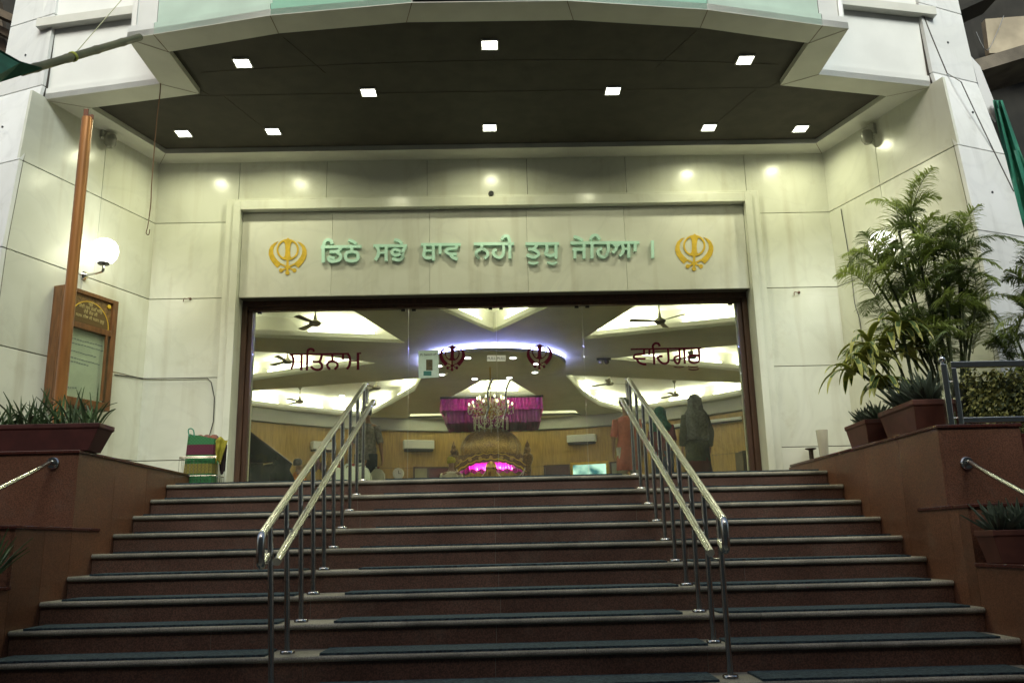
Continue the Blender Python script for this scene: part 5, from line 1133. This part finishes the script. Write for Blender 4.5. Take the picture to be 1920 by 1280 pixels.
mb=MB();zq=at(918,882,'y',ys_+.3).z;drape(mb,[(cx_-hw_+.15,ys_+.25),(cx_+hw_-.15,ys_+.25),(cx_+hw_-.15,ys_+1.3),(cx_-hw_+.15,ys_+1.3)],zq,zc0-.2,.03,220,.05);mb.build('drape',MAGLIT,e,smooth=True,auto=70)
l=area(e,(cx_,ys_+.12,zc0-.35),.9,.1,14,rot=(R(60),0,0),color=(1,.85,.95))
mb=MB();mb.bx(cx_-.9,cx_+.9,ys_+.5,ys_+1.4,0,.62);mb.build('platform',mat('dark_maroon',(.05,.01,.02),.7),e)
mb=MB()
for sx in(-1,1):
    P=[Vector((cx_+sx*hw_*u,ys_-.03,zc0-.26-.42*math.sin(math.pi*u)*1.0)) for u in np.linspace(0,.9,16)];mb.tube(P,.012,6)
    mb.tube([(cx_+sx*hw_*.9,ys_-.03,zc0-.36),(cx_+sx*hw_*.62,ys_-.05,.45)],.012,6)
mb.build('garland',mat('pale_beads',(.6,.55,.4),.5),e,smooth=True)
e=empty('brass_pot_stack');x=at(921,885,'y',10.8).x;tag(e,'stacked polished brass vessels standing before the domed shrine','vessel')
zb4=.35;zt4=at(921,865,'y',10.8).z;hh=zt4-zb4
mb=MB();mb.lathe([(.10,zb4+hh*(0)),(.06,zb4+hh*.1),(.08,zb4+hh*.3),(.13,zb4+hh*.42),(.13,zb4+hh*.55),(.07,zb4+hh*.6),(.10,zb4+hh*.7),(.14,zb4+hh*.8),(.12,zb4+hh*.92),(.05,zb4+hh)],(x,10.8,0),24);mb.build('vessel_body',GOLD,e,smooth=True)
mb=MB();mb.bx(x-.25,x+.25,10.6,11.0,0,.349);mb.build('vessel_stand',mat('dark_maroon2',(.04,.01,.015),.7),e)
# dark slanted glass case at left
e=empty('slanted_glass_screen');tag(e,'dark slanted glass screen with steel clamp standing at the left of the hall','screen')
yy=1.2;P=[at(430,800,'y',yy),at(462,803,'y',yy),at(548,868,'y',yy),at(542,880,'y',yy),at(560,915,'y',yy),at(430,915,'y',yy)]
mb=MB();mb.prism(P,(0,.03,0));mb.build('dark_pane',mat('dark_tinted',(.008,.022,.024),.12,var=.3,scale=2),e)
mb=MB();mb.tube([at(459,802,'y',yy-.01),at(548,870,'y',yy-.01)],.010,6);mb.tube([at(456,867,'y',yy-.03),at(513,869,'y',yy-.03)],.008,8);mb.tube([at(470,820,'y',yy-.02),at(469,900,'y',yy-.02)],.004,6);mb.build('steel_edge',DARKM,e)
mb=MB();mb.tube([at(494,870,'y',yy-.05),at(512,867,'y',yy-.05)],.015,8);mb.build('steel_clamp',CHROME,e)
# low counter left
e=empty('low_counter');tag(e,'low brown counter behind the person in orange','counter');a=at(505,882,'y',5.6);b=at(640,882,'y',5.6)
mb=MB();mb.bx(a.x,b.x,5.6,6.1,0,.50);mb.build('counter_body',mat('counter_brown',(.09,.045,.02),.5,var=.3),e);mb=MB();mb.bx(a.x-.02,b.x+.02,5.57,6.12,.501,.53);mb.build('counter_top',mat('counter_top',(.3,.25,.15),.4),e)
# jerry cans
def can(px,py_t,y,lab,hgt,w_=.17,zb=0.0,rot=0):
    e=empty('plastic_canister');p=at(px,py_t,'y',y);tag(e,lab,'canister','white plastic canisters in the hall')
    hgt=p.z-zb;mb=MB();x=p.x;M=Matrix.Translation((x,y,zb))@Matrix.Rotation(rot,4,'Z')
    pf=[(-w_/2,0),(w_/2,0),(w_/2,hgt*.62),(w_*.30,hgt*.9),(w_*.1,hgt*.98),(-w_*.2,hgt*.98),(-w_/2,hgt*.62)]
    mb.prism([M@Vector((a_,-.07,b_)) for a_,b_ in pf],M.to_3x3()@Vector((0,.14,0)));mb.build('can_body',WHITEPL,e,bevel=.02)
    mb=MB();mb.tube(smoothpath([M@Vector((-w_*.38,0,hgt*.72)),M@Vector((-w_*.36,0,hgt*1.02)),M@Vector((-.0,0,hgt*1.06)),M@Vector((w_*.14,0,hgt*.97))]),.012,8);mb.build('can_handle',WHITEPL,e,smooth=True)
    mb=MB();mb.lathe([(.022,0),(.022,.03),(.018,.035)],M@Vector((w_*.05,0,hgt*.97)),12);mb.build('can_cap',mat('cap_red',(.3,.04,.03),.4),e);return e
can(634,876,.55,'white plastic canister standing inside the glass, leftmost of the row',.3)
can(660,873,.55,'white plastic canister standing inside the glass, middle of the row',.3,.20)
can(680,873,.75,'white plastic canister standing inside the glass by the top of the left handrail',.3,.20)
e=empty('low_platform');tag(e,'low carpeted platform under the seated person in the yellow turban','platform');x=at(846,880,'y',9.8).x
mb=MB();mb.bx(x-.6,x+.6,9.3,10.3,0,.32);mb.build('platform_top',mat('platform_cloth',(.12,.02,.02),.9),e,bevel=.01)
e=empty('low_platform');tag(e,'low bench under the seated person in orange','platform');x=at(560,880,'y',8.0).x
mb=MB();mb.bx(x-.6,x+.6,7.5,8.5,0,.30);mb.build('platform_top',mat('bench_wood',(.14,.07,.03),.6),e,bevel=.01)
# ------------------------------------------------------------ people
def skinned(name,nodes,edges,rad,material,parent,sub=2):
    me=bpy.data.meshes.new(name);me.from_pydata([tuple(n) for n in nodes],edges,[]);o=bpy.data.objects.new(name,me);col.objects.link(o);me.materials.append(material)
    md=o.modifiers.new('sk','SKIN');md.use_smooth_shade=True
    for i,r_ in enumerate(rad):
        sv=me.skin_vertices[0].data[i];rr_=r_ if isinstance(r_,tuple) else (r_,r_);sv.radius=rr_;sv.use_root=(i==0)
    ms=o.modifiers.new('ss','SUBSURF');ms.levels=sub;ms.render_levels=sub
    o.parent=parent
    dg=bpy.context.evaluated_depsgraph_get();m2=bpy.data.meshes.new_from_object(o.evaluated_get(dg));o.modifiers.clear();o.data=m2;m2.materials.clear();m2.materials.append(material)
    for p in m2.polygons:p.use_smooth=True
    return o
def person(label,loc,rz,H=1.68,shirt=(.2,.2,.2),trous=(.02,.03,.04),hair=HAIR,skirt=None,scarf=None,turban=None,armL=None,armR=None,sleeve=.5,shirtlen=.0,seated=False,pat=.3,bulk=1.0):
    e=empty('person',loc,rz);tag(e,label,'person');k=H/1.70
    N=[];E=[];Rd=[]
    def add(p,r,par=None):
        N.append(Vector(p)*k);Rd.append(r*k if not isinstance(r,tuple) else (r[0]*k,r[1]*k));i=len(N)-1
        if par is not None:E.append((par,i))
        return i
    hz=.90 if not seated else .12
    pel=add((0,0,hz),(.135,.10));w1=add((0,0,hz+.16),(.125,.09),pel);ch=add((0,.0,hz+.36),(.15,.10),w1);nk0=add((0,.0,hz+.50),(.09,.075),ch);nk=add((0,-.0,hz+.585),.052,nk0)
    hd1=add((0,-.015,hz+.66),(.068,.075),nk);hd2=add((0,-.01,hz+.735),(.073,.085),hd1);hd3=add((0,.0,hz+.785),(.05,.06),hd2)
    nose=add((0,-.105,hz+.685),.012,hd1)
    for s,arm in((-1,armL),(1,armR)):
        sh=add((s*.175,0,hz+.47),.058,nk0)
        el,wr=arm if arm else ((s*.235,.03,hz+.20),(s*.24,-.04,hz-.04))
        elb=add(el,.04,sh);fo=add(tuple((Vector(el)*.5+Vector(wr)*.5)),.034,elb);wri=add(wr,.024,fo)
        d=(Vector(wr)-Vector(el)).normalized();pm=Vector(wr)+d*.06;pal=add(pm,(.036,.016),wri)
        side=Vector((0,1,0)) if abs(d.y)<.8 else Vector((1,0,0))
        for q,(off,l) in enumerate(((-.027,.055),(-.009,.07),(.009,.066),(.027,.05))):
            b=add(pm+side*off+d*.035,.0095,pal);c=add(pm+side*off*1.1+d*(.035+l*.6)-Vector((s*.012,0,0)),.0085,b);add(pm+side*off*1.1+d*(.03+l)-Vector((s*.03,0,0)),.007,c)
        t=add(pm-side*.035+d*.0,.011,pal);add(pm-side*.055+d*.035,.009,t)
    for s in(-1,1):
        if not seated:
            h=add((s*.09,0,hz-.08),.092,pel);kn=add((s*.10,-.01,.48),.056,h);cf=add((s*.10,.015,.33),.058,kn);an=add((s*.10,.02,.08),.036,cf);add((s*.11,-.13,.03),(.035,.022),an)
        else:
            h=add((s*.11,-.06,hz),.085,pel);kn=add((s*.34,-.36,hz+.02),.06,h);cf=add((s*.18,-.42,.07),.052,kn);add((s*-.04,-.40,.05),.036,cf)
    skinned('body',N,E,Rd,SKIN,e)
    cm=mat('cloth%s'%label[:14],tuple(min(.8,x*1.9) for x in shirt),.85,var=pat,scale=22);tm=mat('cloth2%s'%label[:14],tuple(min(.8,x*1.9) for x in trous),.85,var=.3,scale=10)
    def wob(a,j):return .035*math.sin(a*5+j*1.9)+.025*math.sin(a*9-j*1.4)+.012*math.sin(a*17+j)
    # shirt
    zb_=hz-(.08+shirtlen);mb=MB();pr=[(.185*bulk+shirtlen*.06,zb_),(.172*bulk+shirtlen*.02,hz+.05),(.16*bulk,hz+.17),(.18*bulk,hz+.34),(.185,hz+.44),(.13,hz+.525),(.062,hz+.56)]
    pr2=[]
    for (r0,z0),(r1,z1) in zip(pr[:-1],pr[1:]):
        for t in(0,.33,.66):pr2.append((r0+(r1-r0)*t,z0+(z1-z0)*t))
    pr2.append(pr[-1]);mb.lathe([(r_*k,z*k) for r_,z in pr2],(0,0,0),44,1,.66+shirtlen*.5,wob=lambda a,j:wob(a,j*.45))
    o=mb.build('shirt' if not skirt else 'tunic',cm,e,smooth=True,auto=80)
    for s,arm in((-1,armL),(1,armR)):
        el,wr=arm if arm else ((s*.235,.03,hz+.20),(s*.24,-.04,hz-.04));sh=Vector((s*.165,0,hz+.475));el=Vector(el);wr=Vector(wr)
        P=[sh,sh.lerp(el,.5),el] if sleeve<=.5 else [sh,sh.lerp(el,.5),el,el.lerp(wr,.5),el.lerp(wr,.9)]
        mb=MB();mb.tube([p*k for p in smoothpath(P,4)],[(.078-.022*i/(4*(len(P)-1)))*k for i in range(4*(len(P)-1)+1)],14);mb.build('sleeve',cm,e,smooth=True,auto=80)
    if not seated:
        if skirt:
            mb=MB();mb.lathe([(r_*k,z*k) for r_,z in((.26,.06),(.235,.35),(.21,.6),(.17,hz))],(0,0,0),40,1,.75,wob=lambda a,j:(.05-.012*j)*math.sin(a*9+j*.4));mb.build('skirt',mat('sk%s'%label[:12],tuple(min(.8,x*1.9) for x in skirt),.85,var=.3,scale=8),e,smooth=True,auto=80)
        else:
            for s in(-1,1):
                mb=MB();mb.tube([Vector((s*.085,0,hz+.02))*k,Vector((s*.095,-.005,.68))*k,Vector((s*.10,-.008,.48))*k,Vector((s*.10,.01,.28))*k,Vector((s*.10,.02,.07))*k],[.112*k,.10*k,.078*k,.072*k,.065*k],16);mb.build('trouser_leg',tm,e,smooth=True,auto=80)
                mb=MB();mb.box(Vector((s*.105,-.06,.03))*k,(.085*k,.25*k,.055*k));mb.build('shoe',mat('shoe_leather',(.03,.02,.015),.5),e,bevel=.015)
    else:
        mb=MB();mb.lathe([(r_*k,z*k) for r_,z in((.40,.0),(.40,.08),(.30,.16),(.16,.24))],(0,-.15*k,0),32,1.1,.8,wob=wob);mb.build('folded_legs_cloth',tm,e,smooth=True,auto=80)
    # hair / head covers
    zc=(hz+.735)*k
    if not turban and not scarf:
        mb=MB();mb.lathe([(.078*k,zc-.055*k),(.094*k,zc-.01*k),(.092*k,zc+.05*k),(.066*k,zc+.095*k),(.01,zc+.108*k)],(0,.016*k,0),24,1,1.12);mb.build('hair',hair,e,smooth=True)
    if turban:
        mb=MB()
        for j in range(7):
            P=[];ti=(j-3)*.09
            for a in np.linspace(0,2*math.pi,29)[:-1]:
                P.append(Vector((.082*k*math.cos(a)*(1-.06*abs(j-2)),.012*k+.098*k*math.sin(a)*(1-.06*abs(j-2)),zc+.005+.016*k*j+ti*.03*math.cos(a))))
            mb.tube(P,.023*k,8,close=True)
        mb.ball((0,.01*k,zc+.07*k),.072*k);mb.build('turban',mat('tb%s'%label[:12],turban,.8,var=.25,scale=20),e,smooth=True,auto=80)
    if scarf:
        c_,ln=scarf;mb=MB();zs=[zc+.115*k,zc+.09*k,zc+.03*k,zc-.05*k,zc-.14*k,zc-.22*k,zc-.22*k-ln*.4,zc-.22*k-ln*.75,zc-.22*k-ln];rs=[.02,.075,.115,.118,.13,.19,.22,.205,.19]
        mb.lathe([(r_*k,z) for r_,z in zip(rs[::-1],zs[::-1])],(0,.035*k,0),36,1,.85,wob=lambda a,j:.035*math.sin(a*6+j*.7)+.02*math.sin(a*13));mb.build('head_scarf',mat('sc%s'%label[:12],tuple(min(.8,x*2.2) for x in c_),.8,var=.5,scale=26),e,smooth=True,auto=80)
    return e
def stand(px,y,H):return at(px,850,'y',y).x
person('man seen from behind in a grey checked shirt and dark jeans holding a white canister',(stand(686,5.2,0),5.2,0),R(180),1.68,(.16,.15,.14),(.015,.025,.035),pat=.5,armR=((-.0+.24,.02,1.12),(.30,-.02,.86)),armL=((-.25,.04,1.10),(-.27,-.02,.88)))
can(708,878,5.15,'white canister with a red grip hanging from the hand of the man in grey',.3,.24,zb=.42)
person('man in a salmon long shirt and white trousers behind the right handrail',(stand(1178,4.9,0),4.9,0),R(175),1.66,(.38,.11,.08),(.45,.45,.38),shirtlen=.28,turban=(.09,.12,.11),pat=.2)
person('person in teal head cloth and maroon top between salmon shirt and dark shawl',(stand(1243,4.9,0),4.9,0),R(150),1.52,(.10,.015,.03),(.01,.03,.09),scarf=((.012,.08,.07),.12),pat=.2)
person('woman in a dark patterned shawl and maroon skirt at the right of the glass',(stand(1308,4.2,0),4.2,0),R(190),1.60,(.045,.05,.03),(.05,.01,.01),skirt=(.07,.018,.014),scarf=((.085,.09,.09),.42),sleeve=1,pat=.4,shirtlen=.2,bulk=1.08)
person('seated person in a bright yellow turban and pale shirt facing the shrine',(stand(846,9.8,0),9.8,.32),R(180),1.68,(.42,.40,.28),(.35,.33,.25),turban=(.48,.42,.01),seated=True,sleeve=1,armL=((-.26,-.10,.36),(-.14,-.28,.26)),armR=((.26,-.10,.36),(.14,-.28,.26)),bulk=1.1,pat=.1)
person('seated dark haired person in orange behind the left handrail',(stand(560,8.0,0),8.0,.30),R(120),1.5,(.50,.14,.01),(.42,.12,.01),seated=True,sleeve=1,armL=((-.26,-.10,.36),(-.14,-.28,.26)),armR=((.26,-.10,.36),(.14,-.28,.26)),bulk=1.5,pat=.3)
cloth('pink_shawl',(590,592),(606,606),(866,880),4.7,mat('pink_cloth',(.35,.2,.3),.8),'folded pink shawl beside the person in orange',8,.02)
bpy.context.view_layer.update()
